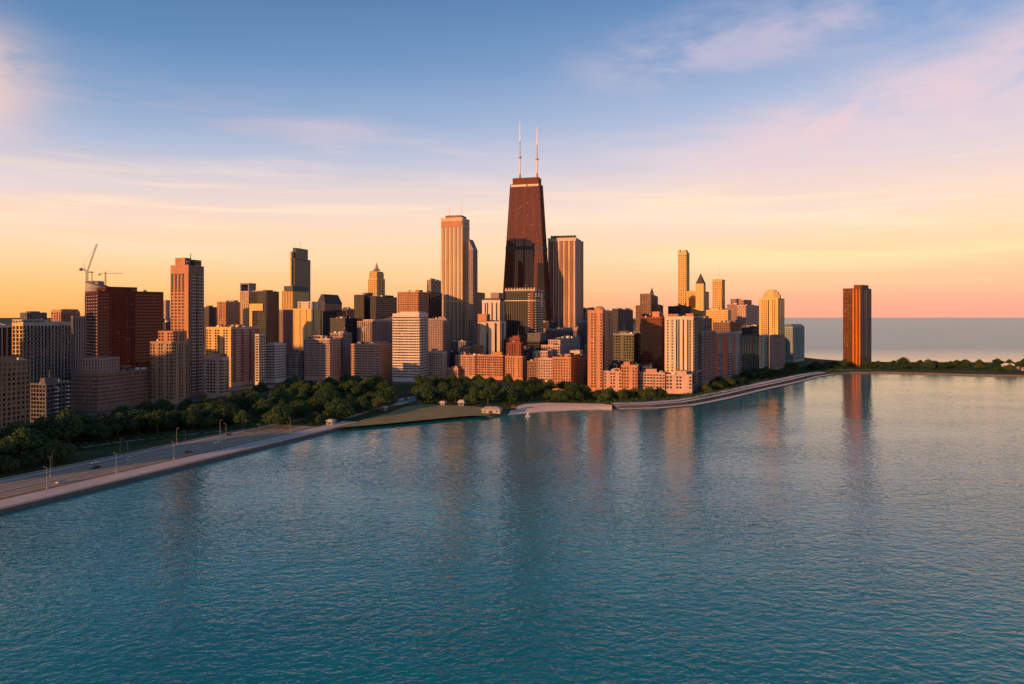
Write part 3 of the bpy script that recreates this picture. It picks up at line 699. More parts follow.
# tall striped tower
Tq, a, b_, h = building('skyscraper', 'tall pale tower with vertical orange stripes and white crown band, left of the tapered skyscraper', TW, 441, 462.5, 469.5, 218.5, 1205,
         S('limestone', 2.4, 3.8, .5, .3, .6, 'bronze_glass', pat='sddsddsddsddsdds', patR='swdwdws', crown=4), clutter=0, bands=((218.5, 2.0, 'cream', .5), (226.5, 2.4, 'cream', .5), (302, 2.6, 'gold', .5)),
         ext=((.15, .9, .15, .85, 214.5, dict(w='brown_brick', pat='s', patR='s')),), nwin=0)
for fx, hh in ((-.28, 24), (.3, 30)):
    m = MB(); m.tube((a * fx, 0, h), (a * fx, 0, h + hh), .55, .25, 6, MASTM); m.build('antenna', Tq)
m = MB(); m.box(-a / 2 + 1, a / 2 - 1, -b_ / 2 - .55, -b_ / 2 - .05, h - 13.5, h - 3.4, wall('orange_brick')); m.build('crown_panel', Tq)
Tq, a, b_, h = building('office_tower', 'brown tower with a sloping chamfered top tucked behind the tall striped tower', TW, 468.6, 473, 477.6, 249, 1190, S('mauve', 3.4, 3.8, .45, .4, .2), clutter=0)
m = MB()
y0, y1, up = -b_ / 2, b_ / 2, 17
m.poly([(-a / 2, y0, h + up), (a / 2, y0, h), (a / 2, y1, h), (-a / 2, y1, h + up)], ROOF)
m.poly([(-a / 2, y0, h), (a / 2, y0, h), (-a / 2, y0, h + up)], wall('mauve')); m.poly([(a / 2, y1, h), (-a / 2, y1, h), (-a / 2, y1, h + up)], wall('mauve'))
m.poly([(-a / 2, y1, h), (-a / 2, y0, h), (-a / 2, y0, h + up), (-a / 2, y1, h + up)], wall('mauve')); m.build('roof', Tq)
building('office_block', 'dark flat topped block between the orange striped tower and the white slotted tower', OB, 468, 471, 485, 291.5, 1300, S('dark', 3.4, 3.6, .3, .35, .2, 'black_glass'))
building('podium_block', 'grey ribbed podium at the foot of the tall striped tower', OB, 447, 466, 473, 341, 1120, S('grey', 2.8, 4, .5, .3, .4, pat='d*'))
# white tower with tall slots
building('apartment_tower', 'white tower with tall dark window slots and a stepped orange left shoulder', TW, 482, 500, 507, 300, 1050, S('white', 3.2, 3.3, .4, .3, .6, 'black_glass', pat='sddsdsds', patR='sdds', crown=4, base=60), clutter=0,
         ext=((.1, 1.0, .05, .95, 298, dict(w='charcoal', pat='s', patR='s')), (.45, .9, .1, .8, 292.5, dict(w='mauve', pat='s', patR='s'))), nwin=20)
building('apartment_tower', 'cream tower with broad vertical columns and dark glass slots, stepping up from an orange corner', TW, 477.5, 500, 506, 321.5, 950, S('cream', 3.4, 3.3, .2, .3, .5, 'black_glass', pat='cssdssds', patR='sds', sm2='orange_brick', crown=2), nwin=20,
         ext=((.0, .42, .0, .5, 314, dict(pat='css', w='orange_brick')),))
building('apartment_tower', 'narrow orange stepped side tower left of the cream columned tower', TW, 473.5, 479, 483, 345, 940, S('orange_brick', 3.2, 3.2, .4, .4, .2, 'warm_glass'))
# --- black tapered skyscraper
def taper(a, b, h):
    def fn(p):
        k = 1 - .41 * max(0, p[2]) / h
        return (p[0] * k, p[1] * k, p[2])
    return fn
Tq, a, b_, h = building('skyscraper', 'tallest black tapered skyscraper at the centre, its face glowing dark red, with two white masts', TW, 498.5, 548.5, 556, 181.5, 1330,
         S('bronze', 4.6, 3.45, .22, .3, .35, 'bronze_glass', pat='wwwwwswwwwwswwwwwswwwww', patR='wwwwswwwwswwww', crown=4, base=12, spm='bronze'), b=52, clutter=0, warp=taper)
m = MB(); k = .59
z1 = h; x0, x1, y0, y1 = -a / 2 * k, a / 2 * k, -b_ / 2 * k, b_ / 2 * k
m.box(x0 + 4, x1 - 2.5, y0 + 4, y1 - 3, z1 - 1, z1 + 11.5, wall('bronze'), False); m.box(x0 + 3.6, x1 - 2.1, y0 + 3.6, y1 - 2.6, z1 + 11.5, z1 + 12.1, ROOFD); m.build('penthouse', Tq)
for (c0, c1) in ((.03, .56), (.6, .97)):
    m = MB(); m.box(x0 + (x1 - x0) * c0, x0 + (x1 - x0) * c1, y0 - .7, y0 - .12, z1 - 5.2, z1 - 1.2, wall('white')); m.build('crown_band', Tq)
for zf in (.62, .34):                                           # dark service floors
    kk = 1 - .41 * zf; m = MB(); zz = h * zf
    m.box(-a / 2 * kk - .25, a / 2 * kk + .25, -b_ / 2 * kk - .25, b_ / 2 * kk + .25, zz, zz + 7, wall('dark')); m.build('service_floor', Tq)
for px_, hh in ((518.3, 105), (537.0, 92)):
    fx = (px_ - 512) / F * 1330 - ((498.5 + 548.5) / 2 - 512) / F * 1330
    zz = z1 + 10; m = MB(); yy = 0
    xx = x0 + (x1 - x0) * (.27 if hh > 100 else .86)
    m.cone(xx, yy, zz, zz + 12, 2.3, 1.7, 10, wall('orange_brick')); m.cone(xx, yy, zz + 12, zz + 42 * hh / 105, 1.5, 1.3, 10, MASTM); m.cone(xx, yy, zz + 42 * hh / 105, zz + 45 * hh / 105, 3.2, 3.2, 10, METAL)
    m.cone(xx, yy, zz + 45 * hh / 105, zz + 75 * hh / 105, 1.1, .9, 8, METAL); m.cone(xx, yy, zz + 75 * hh / 105, zz + hh + 7, .8, .55, 8, WHITEM)
    m.build('antenna', Tq)
# black glass block with crenellated white cornice
Tq, a, b_, h = building('office_block', 'black glass block with a white crenellated cornice, in front of the tapered skyscraper', OB, 505, 535, 543.5, 290.5, 1000,
         S('charcoal', 3.0, 3.4, .3, .22, .5, 'black_glass', pat='ddddddddddbcw', patR='bbb', sm2='rust', bal='cream', crown=2), nwin=30, nbal=60, clutter=2, bands=((290.5, 1.4, 'cream', .3), (301, 1.2, 'cream', .3)))
for k in range(11):
    m = MB(); x = -a / 2 + 1.5 + k * (a - 3) / 10; m.box(x - .7, x + .7, -b_ / 2 - .2, -b_ / 2 + 1.0, h + 1.4, h + 4.0, wall('cream')); m.build('merlon', Tq)
building('hotel_tower', 'pale slab tower with close vertical red and cream stripes, right of the tapered skyscraper', TW, 548, 576, 583.5, 238.5, 1365, S('cream', 2.5, 3.5, .42, .3, .7, 'bronze_glass', pat='scdc*', patR='swdws', sm2='rust', crown=4, wR='mauve'), clutter=0,
         bands=((238.5, 2.0, 'cream', .5),), ext=tuple((.08 + k * .115, .15 + k * .115, .05, .2, 234.8, dict(w='dark', pat='s', patR='s')) for k in range(8)))
building('podium_block', 'long pink grey podium with a pale terrace rim under the striped slab tower', OB, 541, 577, 590, 329.5, 1180, S('mauve', 3, 4, .5, .4, .3, pat='d*', crown=2.6), bands=((329.5, 1.3, 'pale_grey', .4),))
building('office_block', 'dark block on the skyline behind the rounded orange tower, right of the striped slab tower', OB, 580, 585, 595, 308, 1500, S('charcoal', 4, 4, .3, .3, .2, 'black_glass'))
building('office_block', 'grey block with pale ledges between the striped slab and the rounded orange tower', OB, 578, 584, 592, 322, 1220, S('grey', 3.4, 3.6, .4, .4, .2))
# --- foreground row, centre
building('apartment_building', 'lowest pink brick block at the left end of the brick row behind the park', AB, 444.5, 458, 461, 368.5, 900, S('pink_brick', 3.2, 3.1, .5, .5, .2), nwin=50)
building('apartment_building', 'reddish brick block with weathered face, left neighbour of the bright orange brick block', AB, 455, 475, 478, 355, 905, S('pink_brick', 3.0, 3.1, .4, .5, .3, 'warm_glass', pat='bww*', bal='pink_brick'), nwin=80, nbal=20)
building('apartment_building', 'bright orange brick block with dense balcony rows, below the cream columned tower', AB, 476.5, 503, 506, 355, 890, S('orange_brick', 2.6, 3.0, .3, .42, .4, 'glass', pat='wwb*', bal='pink_brick'), nwin=100, nbal=60)
building('apartment_building', 'taller red brick block with a stepped roof, right neighbour of the bright orange brick block', AB, 505, 522.5, 526, 356, 875, S('orange_brick', 3.0, 3.1, .5, .42, .25, 'glass', crown=2), nwin=80, ext=((.05, .9, .1, .9, 343, dict(w='rust')),))
building('apartment_building', 'brown shaded block right of the red brick block with the stepped roof', AB, 527, 541, 546, 361, 850, S('brown_brick', 3.0, 3.1, .5, .5, .25), nwin=40)
building('apartment_building', 'pink stone block with a raised left part, left neighbour of the forward orange slab', AB, 538, 553, 560, 358, 830, S('pink_stone', 3.0, 3.0, .45, .45, .3), nwin=50, ext=((.1, .6, .1, .9, 351, None),))
building('apartment_building', 'orange brick slab standing forward among the trees, its right side in shade, centre right', AB, 552.5, 571, 580, 357, 762, S('orange_brick', 3.0, 3.1, .5, .42, .3, 'glass', patR='sww*'), nwin=100)
building('apartment_building', 'mauve grey block in shade between the orange brick slab and the rounded orange tower', AB, 569, 583, 590, 359, 800, S('mauve', 3.0, 3.1, .45, .45, .3), nwin=50)
building('rooftop_block', 'cream windowless stair block glowing above the mauve grey block', OB, 570, 580, 583, 350.5, 860, S('cream', 4, 4, 1, .5, .1, pat='s', patR='s'), clutter=0)
building('office_block', 'low dark block with a grey green metal roof, under the black crenellated block', OB, 527, 540, 547, 341, 940, S('dark', 3.2, 3.4, .2, .3, .3, 'black_glass'), clutter=0, roofm=COPPERG, ext=((.0, 1.0, .05, .95, 333, dict(w='steel', pat='s', patR='s')),))
building('office_block', 'pink block with terraces below the pale podium rim', OB, 541, 560, 572, 345, 930, S('pink_stone', 3.2, 3.4, .4, .45, .4), clutter=5, ext=((.3, .95, .1, .9, 340, None),))
building('office_block', 'low rusty brick block beneath the black crenellated block, left of the metal roof', OB, 505, 520, 529, 338, 960, S('rust', 3.2, 3.4, .4, .45, .4, 'warm_glass'), clutter=5)
# --- orange brick towers right of centre
Tq, a, b_, h = building('apartment_tower', 'tall orange brick tower with bay windows and a rounded cap, right of centre', TW, 587.5, 602.5, 613, 310, 745, S('orange_brick', 2.9, 3.0, .45, .42, .4, 'glass', pat='swbsw', patR='dsws', bal='orange_brick', crown=3), nwin=100, nbal=40, clutter=0)
m = MB(); m.cone(-a * .1, 0, h - 1, h + 2.6, a * .36, a * .34, 14, wall('orange_brick')); m.cone(-a * .1, 0, h + 2.6, h + 4.6, a * .34, a * .16, 14, wall('orange_brick')); m.build('roof_cap', Tq)
building('office_tower', 'charcoal tower behind the rounded orange tower, with a jagged roof', TW, 612, 618, 633, 308.5, 1050, S('charcoal', 3.4, 3.6, .35, .3, .25, 'black_glass', patR='dws*'), clutter=6)
building('office_block', 'dark green grey block with a pale roof edge between the two orange brick towers', OB, 610, 634, 641, 334.5, 900, S('olive', 3.2, 3.4, .3, .4, .3, 'green_glass', crown=1.2), clutter=5, bands=((334.5, .8, 'pale_grey', .3),), nwin=60)
Tq, a, b_, h = building('office_tower', 'brown stone tower with a small pointed turret on the skyline, right of centre', TW, 640, 651, 658, 293.5, 1300, S('brown_brick', 3.4, 3.6, .5, .4, .3, 'warm_glass', crown=3), clutter=0,
         ext=((-.5, -.02, .1, .9, 305, dict(z0=0)), (1.02, 1.6, .2, .9, 304, dict(z0=0))))
m = MB(); m.cone(a * .22, 0, h - 1, h + 3, a * .22, a * .2, 8, wall('brown_brick')); m.cone(a * .22, 0, h + 3, h + 15, a * .22, .2, 8, ROOFD); m.build('turret', Tq)
building('apartment_building', 'dark red brown glass block with orange roof house, left of the cream striped tower', AB, 640.5, 662, 667, 317, 850, S('rust', 2.9, 3.2, .3, .3, .3, 'bronze_glass', crown=1.6), nwin=100, ext=((.05, .1, .1, .9, 316, None), (.5, .85, .1, .6, 311.5, dict(w='orange_brick', pat='s')),))
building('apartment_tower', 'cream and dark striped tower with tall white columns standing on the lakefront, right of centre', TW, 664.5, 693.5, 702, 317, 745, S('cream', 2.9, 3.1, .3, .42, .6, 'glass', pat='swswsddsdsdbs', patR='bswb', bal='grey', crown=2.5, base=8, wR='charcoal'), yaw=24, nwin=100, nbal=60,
         ext=((.1, .45, .1, .6, 314, dict(w='orange_brick')), (.7, .97, .1, .6, 313.5, dict(w='orange_brick', pat='s'))), bands=((317, .7, 'cream', .4), (373.5, .8, 'cream', .4)))  # charcoal side wall: shade of that face put into the colour
st_row = S('pink_brick', 3.1, 3.1, .42, .45, .3, 'glass', crown=1.5)
building('apartment_building', 'low pink brick wing at the right foot of the rounded orange tower', AB, 601, 621.5, 622.5, 371, 742, st_row, b=18, nwin=60)
building('apartment_building', 'orange brick middle pavilion rising above the low pink lakefront wings', AB, 621, 637.5, 639, 365, 737, S('orange_brick', 3.0, 3.1, .42, .42, .3, 'warm_glass', crown=2), b=18, nwin=70)
building('apartment_building', 'long low pink wing with pale sills, right of the orange pavilion', AB, 637.5, 665, 666.5, 372.5, 740, S('pink_brick', 3.1, 3.1, .36, .45, .3, 'glass', crown=1.5, spm='pink_stone'), b=18, nwin=80)
building('apartment_building', 'pink brick base block in front of the striped lakefront tower', AB, 666, 692, 694.5, 374.5, 728, S('pink_stone', 3.1, 3.1, .36, .45, .3, 'glass', pat='wwswwssw*', crown=1.5), b=12, nwin=60)
# --- right group, turned to face the lake
Y2 = 38
building('apartment_building', 'dim red and mauve block right of the striped lakefront tower', AB, 699, 702, 716, 331, 830, S('mauve', 3.2, 3.2, .4, .4, .4, 'warm_glass', patR='wwcw*', sm2='rust'), yaw=Y2, nwin=50)
building('apartment_building', 'lakefront block with alternating bright red and grey vertical strips', AB, 711, 714, 742, 333.5, 860, S('grey', 5.0, 3.2, .3, .35, .5, 'blue_glass', patR='ccwwccbwwcsww', pat='c', sm2='red_panel', bal='pale_grey', crown=2.2), yaw=Y2, nwin=80, nbal=30, clutter=7, bands=((333.5, .8, 'pale_grey', .3),))
building('apartment_building', 'dark green glass lakefront block, right of the red striped block', AB, 740, 742.5, 759.5, 335, 930, S('green_dark', 3.2, 3.1, .1, .3, .2, 'green_glass', crown=2), yaw=Y2, nwin=100, clutter=7)
building('apartment_building', 'narrow pale green balcony block at the right end of the dark green glass block', AB, 757.5, 759.5, 769, 335, 1000, S('teal', 4, 3.1, .2, .4, .5, 'green_glass', patR='bswb', bal='teal', crown=2), yaw=Y2, nwin=40, nbal=40)
# golden slender tower and its gothic neighbour
building('skyscraper', 'slender golden tower with a notched crown, tallest of the right hand group', TW, 678, 686.5, 689.5, 252, 1500, S('gold', 4.5, 4, .5, .45, .3, 'warm_glass', crown=5), yaw=30, clutter=0,
         ext=((0, .25, 0, .3, 249.5, dict(pat='s', patR='s')), (.4, .9, .1, .8, 249.8, dict(pat='s', patR='s'))))
Tq, a, b_, h = building('office_tower', 'golden stone hall with a steep dark pointed roof and tall arched window', TW, 686, 702, 709, 291, 1450, S('gold', 3.6, 3.8, .55, .5, .3, 'warm_glass'), yaw=30, clutter=0)
m = MB(); cx = a * .36
m.box(cx - 8, cx + 8, -b_ / 2 - 1, -b_ / 2 + 15, h - 40, h + 15, wall('gold')); m.build('gable_tower', Tq)
m = MB(); m.cone(cx, -b_ / 2 + 7, h + 15, h + 36, 11.5, .3, 4, ROOFD); m.build('roof', Tq)
m = MB(); pts = [(-8 + cx - 14, -b_ / 2 - .4, h - 34), (8 + cx - 14, -b_ / 2 - .4, h - 34), (8 + cx - 14, -b_ / 2 - .4, h - 16)] + [(cx - 14 + 8 * math.cos(t), -b_ / 2 - .4, h - 16 + 8 * math.sin(t)) for t in (math.pi * .2, math.pi * .4, math.pi * .6, math.pi * .8)] + [(-8 + cx - 14, -b_ / 2 - .4, h - 16)]
m.poly(pts, glass('bronze_glass')); m.build('arched_window', Tq, rnd=True)
Tq, a, b_, h = building('office_tower', 'square golden tower with a thin flag mast, right of the pointed golden hall', TW, 712.5, 722, 725, 280, 1420, S('gold', 3.6, 3.8, .5, .4, .3, 'warm_glass', crown=3), yaw=32, clutter=0, bands=((280, 1.2, 'orange_brick', .5), (309, 2, 'cream', .5)))
m = MB(); m.tube((0, 0, h - 1), (0, 0, h + 28), .5, .25, 8, MASTM); m.build('mast', Tq)
building('office_block', 'broad golden block at the foot of the square golden tower', OB, 706, 728, 731, 310, 1250, S('gold', 3.6, 3.8, .6, .55, .2, 'warm_glass'), yaw=32)
building('office_block', 'dark stone block with a hipped roof, right of the golden block', OB, 727, 737, 744, 304, 1380, S('mauve', 3.6, 3.8, .5, .4, .2), yaw=32, ext=((.2, .8, .2, .8, 298.5, None),))
building('office_block', 'pale grey block with a sloped sunlit shoulder, left of the golden lakefront tower', OB, 737, 746, 759, 305, 1330, S('pink_stone', 3.6, 3.8, .5, .45, .25), yaw=36, ext=((.0, .6, .1, .7, 299.5, dict(w='orange_brick')),))
building('apartment_block', 'brown block in front of the golden block, with roof tanks behind the red striped block', AB, 713, 730, 741, 322, 1060, S('brown_brick', 3.2, 3.4, .4, .4, .3, 'warm_glass'), yaw=36, clutter=7)
building('apartment_block', 'low dark block with roof clutter left of the golden lakefront tower', AB, 738, 752, 762, 326, 1150, S('charcoal', 3.2, 3.4, .4, .4, .3), yaw=38, clutter=7)
Tq, a, b_, h = building('apartment_tower', 'golden tower with a stepped eight sided crown near the right end of the skyline', TW, 759, 778, 784.5, 298, 1080, S('gold', 3.0, 3.1, .45, .4, .35, 'warm_glass', pat='swwwdswws', patR='wdw', crown=2.5), yaw=32, nwin=60, clutter=0)
m = MB()
for r0, r1, z0, z1 in ((.5, .47, -1, 6), (.40, .36, 6, 10.5), (.26, .24, 10.5, 13.5)): m.cone(0, 0, h + z0, h + z1, a * r0, a * r1, 8, wall('gold'))
m.build('crown', Tq)
Tq, a, b_, h = building('apartment_building', 'teal grey concrete block with a low hipped roof, last building before the open lake', AB, 782, 793, 804.5, 327, 1230, S('teal', 3.2, 3.1, .45, .42, .35, 'blue_glass', crown=2), yaw=37, nwin=60, clutter=0)
m = MB(); m.hip(-a / 2 - .6, a / 2 + .6, -b_ / 2 - .6, b_ / 2 + .6, h, h + 4.6, min(a, b_) * .3, COPPERG); m.build('roof', Tq)
# isolated dark tower on the peninsula
Tq, a, b_, h = building('apartment_tower', 'lone dark copper tower on the wooded point at the right, one face painted sunlit orange', TW, 843, 860.5, 871.5, 288, 1110, S('umber', 2.6, 3.0, .3, .40, .6, 'warm_glass', pat='wbwbwwcwcwc', sm2='copper', patR='dswdsw', crown=1.5, wR='charcoal', bal='rust'), yaw=45, nwin=100, clutter=0,
         ext=((.5, .95, .2, .8, 284.5, dict(pat='s', patR='s')),))  # orange bays paint the sunlit part, the charcoal side paints its shade
# --- fillers seen between the rows
for (lab, pl, pc, pr, tp, D, w_, y) in (
    ('mauve block showing between the orange block and the banded white building', 330, 343, 352, 333, 930, 'mauve', 15),
    ('brown block above the park trees, left of the grey brown block', 352, 362, 372, 344, 900, 'pink_stone', 15),
    ('sandy balcony block behind the park trees, left of the brown block with arched bays', 304, 330, 341, 338.5, 880, 'pink_stone', 15),
    ('brown block with arched bays and a pale roof house, left of the banded white building', 351, 378, 394, 344, 870, 'pink_brick', 15),
    ('flat grey pavilion block with large dark panes behind the trees', 286, 300, 306, 352.5, 890, 'grey', 15),
    ('cream stone block with a small pediment, right of the banded white building', 427, 442, 447, 352, 890, 'cream', 15),
    ('narrow red brick block squeezed beside the banded white building', 421, 427.5, 429.5, 353.5, 895, 'orange_brick', 15),
    ('dark grey block with tall panes behind the low pink brick block', 447, 455, 460, 352, 1000, 'charcoal', 15),
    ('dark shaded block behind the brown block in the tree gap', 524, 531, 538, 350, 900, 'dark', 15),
    ('shaded brown block right of the golden lakefront tower base', 766, 770, 784, 335, 1040, 'mauve', 38),
    ('dark block on the skyline between the hip roofed tower and the grey brown block', 330, 345, 358, 318, 1250, 'charcoal', 15),
    ('dark block behind the bright orange block, with two pale corner strips', 322, 336, 346, 311, 1380, 'dark', 15),
    ('cream block with dark windows above the tree gap, left of the pink stone block', 530, 541, 545, 352.5, 905.5, 'cream', 15),
    ('small red brick block behind the cream windowless stair block', 584, 592, 597, 345, 1000, 'orange_brick', 15),
    ('pale grey slab under the pale terrace rim of the long podium', 556, 572, 580, 338, 1020, 'pale_grey', 15),
    ('limestone block between the ribbed grey podium and the narrow orange side tower', 459, 470, 476, 347.5, 1000, 'limestone', 15),
    ('low white block below the rusty brick block, left of the tree gap', 515, 526, 531, 348, 915, 'white', 15),
    ('pale low block on the far skyline left of the tall orange tower', 163, 166, 170, 300, 1600, 'pink_stone', 15),
    ('grey stepped block with pale balconies right of the dark red tower', 157, 166, 172, 322, 900, 'charcoal', 15),
    ('dark low roofed block beside the golden stone hall', 668, 680, 690, 306, 1400, 'charcoal', 30),
    ('pink grey block behind the striped lakefront tower, right side', 694, 702, 712, 318, 1150, 'mauve', 34),
    ('shaded block between the black crenellated block and the striped slab tower', 540, 549, 556, 322, 1240, 'dark', 15),
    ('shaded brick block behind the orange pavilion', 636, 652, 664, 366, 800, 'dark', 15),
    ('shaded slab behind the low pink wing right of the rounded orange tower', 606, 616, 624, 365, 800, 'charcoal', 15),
    ('dark mass of offices between the orange gridded tower and the dark flat block', 385, 394, 400, 318, 1180, 'charcoal', 15)):
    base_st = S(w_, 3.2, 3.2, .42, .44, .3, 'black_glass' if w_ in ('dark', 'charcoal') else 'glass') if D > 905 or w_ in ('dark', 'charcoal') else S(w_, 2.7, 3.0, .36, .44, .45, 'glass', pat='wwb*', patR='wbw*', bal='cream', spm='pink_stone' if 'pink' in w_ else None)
    building('city_block', lab, OB, pl, pc, pr, tp, D, base_st, yaw=y, nwin=40 if D < 905 else 0)

# --- unseen high-rises added left of the picture to throw the long evening shade
for (lab, X, Y, w_, d_, h_, mt) in (
    ('unseen grey high-rise slab beyond the left edge facing the park', -430, 500, 40, 22, 58, 'concrete'), ('unseen brown brick high-rise beyond the left edge', -470, 430, 34, 24, 80, 'brown_brick'),
    ('unseen tan high-rise beyond the left edge near the shore road', -430, 330, 30, 24, 62, 'tan'), ('unseen pink brick high-rise beyond the left edge near the shore road', -400, 250, 30, 24, 52, 'pink_brick'),
    ('unseen dark high-rise beyond the left edge near the shore road', -390, 170, 34, 24, 60, 'charcoal'), ('unseen cream high-rise far beyond the left edge', -560, 330, 34, 24, 105, 'cream'),
    ('unseen tall grey tower far beyond the left edge', -745, 430, 64, 34, 150, 'grey')):
    base_st = S(mt, 3.4, 3.2, .42, .44, .3)
    px_ = 512 + X / Y * F
    root, *_ = building('apartment_tower', lab, TW, 0, px_, 0, HZ + (HC - h_ - GZ) * F / Y, Y, base_st, b=d_, a=w_, group='unseen high-rises shading the park')

# round concrete tower under construction with two cranes
D = 1100; cx, cy = kx(94) * D, D + 10
root = empty('construction_tower', (cx, cy, GZ), 0, 'round grey concrete tower under construction behind the dark red tower', TW)
r = kx(105) * D - kx(94) * D; h = zt(284, D) - GZ
m = MB(); n = 28; cm = wall('concrete')
for k in range(n):
    a0, a1 = 2 * math.pi * k / n, 2 * math.pi * (k + 1) / n
    p = [(r * math.cos(t), r * math.sin(t)) for t in (a0, a1)]; hh = [h - 4.5 * (q[0] / r) for q in p]
    m.poly([p[0] + (0,), p[1] + (0,), p[1] + (hh[1],), p[0] + (hh[0],)], cm)
m.poly([(r * math.cos(2 * math.pi * k / n), r * math.sin(2 * math.pi * k / n), h - 4.5 * math.cos(2 * math.pi * k / n) - .6) for k in range(n)], ROOFD)
m.build('wall', root)
m = MB()
for k in range(0, 30):
    zz = h - 8 - k * 3.6
    m.cone(0, 0, zz, zz + .7, r + .5, r + .5, n, wall('grey'))
m.build('floor_slab', root, kind='stuff')
m = MB(); m.box(-r * .6, r * .3, -r * .5, r * .5, h - 2, h + 5, wall('grey')); m.build('formwork', root)
def lattice(m, a, b, w, mat, n=10):
    a, b = Vector(a), Vector(b); q = (b - a).to_track_quat('Z', 'Y')
    c = [q @ Vector(p) for p in ((-w, -w, 0), (w, -w, 0), (w, w, 0), (-w, w, 0))]
    for o in c: m.tube(a + o, b + o, w * .22, w * .22, 4, mat)
    for k in range(n):
        p, s = a.lerp(b, k / n), a.lerp(b, (k + 1) / n)
        for j in range(4): m.tube(p + c[j], s + c[(j + 1) % 4], w * .15, w * .15, 4, mat)
def P_(px, py, D_, dy=0): return (kx(px) * D_, D_ + dy, zt(py, D_))
root = empty('luffing_crane', P_(87, 281, 1095), 0, 'luffing crane with a steeply raised jib on top of the round concrete tower', 'crane')
o0 = Vector(root.location)
def rel(px, py, D_=1095): return tuple(Vector(P_(px, py, D_)) - o0)
m = MB(); lattice(m, (0, 0, -3), rel(87, 272), 1.2, METAL, 4); m.build('mast', root)
m = MB(); lattice(m, rel(87.5, 271), rel(97, 244), .75, METAL, 14); m.build('jib', root)
m = MB(); lattice(m, rel(88, 272), rel(80.5, 268), .8, METAL, 4); m.build('counter_jib', root)
m = MB(); q = rel(81, 269.5); m.box(q[0] - 1.8, q[0] + 1.8, -1.2, 1.2, q[2] - 2, q[2] + 2, DARKM); m.build('counterweight', root)
m = MB(); m.tube(rel(85, 270.5), rel(83.5, 263.5), .35, .3, 6, METAL); m.tube(rel(83.5, 263.5), rel(96, 246), .12, .12, 4, DARKM); m.build('back_stay', root)
m = MB(); q = rel(91, 272); m.box(q[0] - 3, q[0] + 3, -1.4, 1.4, q[2] - 1, q[2] + .6, wall('rust')); m.build('slewing_deck', root)
m = MB(); q = rel(92, 276); m.tube((q[0], 0, q[2] - 8), (q[0], 0, q[2] + 6), .6, .6, 6, DARKM); m.build('hoist_mast', root)
root = empty('tower_crane', P_(105.5, 298, 1250), 0, 'small far tower crane with a thin level jib, just right of the round concrete tower', 'crane')
o0 = Vector(root.location)
r2 = lambda px, py: tuple(Vector(P_(px, py, 1250)) - o0)
m = MB(); lattice(m, r2(105.5, 300), r2(105.5, 272), .8, wall('rust'), 12); m.build('mast', root)
m = MB(); lattice(m, r2(99, 273.5), r2(123, 273.5), .45, METAL, 16); m.build('jib', root)
m = MB(); m.tube(r2(105.5, 271), r2(118, 273), .14, .14, 4, METAL); m.tube(r2(105.5, 271), r2(100, 273), .14, .14, 4, METAL); m.build('tie_bar', root)
m = MB(); q = r2(99.5, 274.5); m.box(q[0] - 1.2, q[0] + 1.2, -1, 1, q[2] - 1.4, q[2] + 1, DARKM); m.build('counterweight', root)

# ------------------------------------------------------------------ trees
def leaf_mat(name, c):
    m, t, p = new_mat(name)
    at = t.new('ShaderNodeAttribute', attribute_name='rnd').outputs['Fac']
    ob = t.new('ShaderNodeObjectInfo').outputs['Random']
    k = t.math('ADD', t.math('MULTIPLY', at, .4), t.math('MULTIPLY', ob, .6))
    t.put(p.inputs['Base Color'], t.ramp(k, [(.1, tuple(v * .55 for v in c) + (1,)), (.5, c + (1,)), (.9, (c[0] * 1.9, c[1] * 1.5, c[2] * 1.3, 1))]))
    p.inputs['Roughness'].default_value = .7; p.inputs['Specular IOR Level'].default_value = .2
    return m
LEAF = leaf_mat('leaves', (.025, .056, .015))
LEAF2 = leaf_mat('leaves_olive', (.036, .060, .016))
BARK = plain('bark', (.06, .045, .035), .95, 0, .3, 1.0)
def make_tree(h, w, nl, seed, leafm):
    r = random.Random(seed)
    crown, trunk = MB(), MB()
    th = h * .3
    trunk.cone(0, 0, 0, th, h * .026, h * .017, 7, BARK, cap=False)
    lobes = []
    nk = r.randint(8, 11)
    for k in range(nk):
        an = k * 2.4 + r.uniform(-.4, .4); d = w * .36 * math.sqrt((k + .6) / nk); z = h * (r.uniform(.34, .52) + .26 * (1 - d / (w * .36))); rr = w * r.uniform(.19, .27)
        lobes.append((d * math.cos(an), d * math.sin(an), z, rr))
        trunk.tube((0, 0, th * .85), (d * math.cos(an) * .8, d * math.sin(an) * .8, z - rr * .2), h * .012, h * .004, 5, BARK)
    lobes.append((0, 0, h * .74, w * .24))
    tot = sum(l[3] ** 2 for l in lobes)
    for l in lobes:
        for _ in range(int(nl * l[3] ** 2 / tot)):
            v = Vector((r.gauss(0, 1), r.gauss(0, 1), r.gauss(0, 1))).normalized()
            rad = l[3] * (r.uniform(.72, 1.06) if r.random() < .8 else r.uniform(.2, .8))
            c = Vector(l[:3]) + Vector((v.x * rad, v.y * rad, v.z * rad * .85))
            nrm = (v + Vector((r.gauss(0, .5), r.gauss(0, .5), r.gauss(0, .5) + .25))).normalized()
            q = nrm.to_track_quat('Z', 'Y'); s = r.uniform(.28, .62) * (h / 12) ** .5; a = r.random() * 3
            u, t = q @ Vector((math.cos(a), math.sin(a), 0)) * s, q @ Vector((-math.sin(a), math.cos(a), 0)) * s * .8
            crown.poly([c - u - t * .3, c - t, c + u * .9 - t * .2, c + t + u * .2], leafm)
    return crown, trunk
PROTO = []
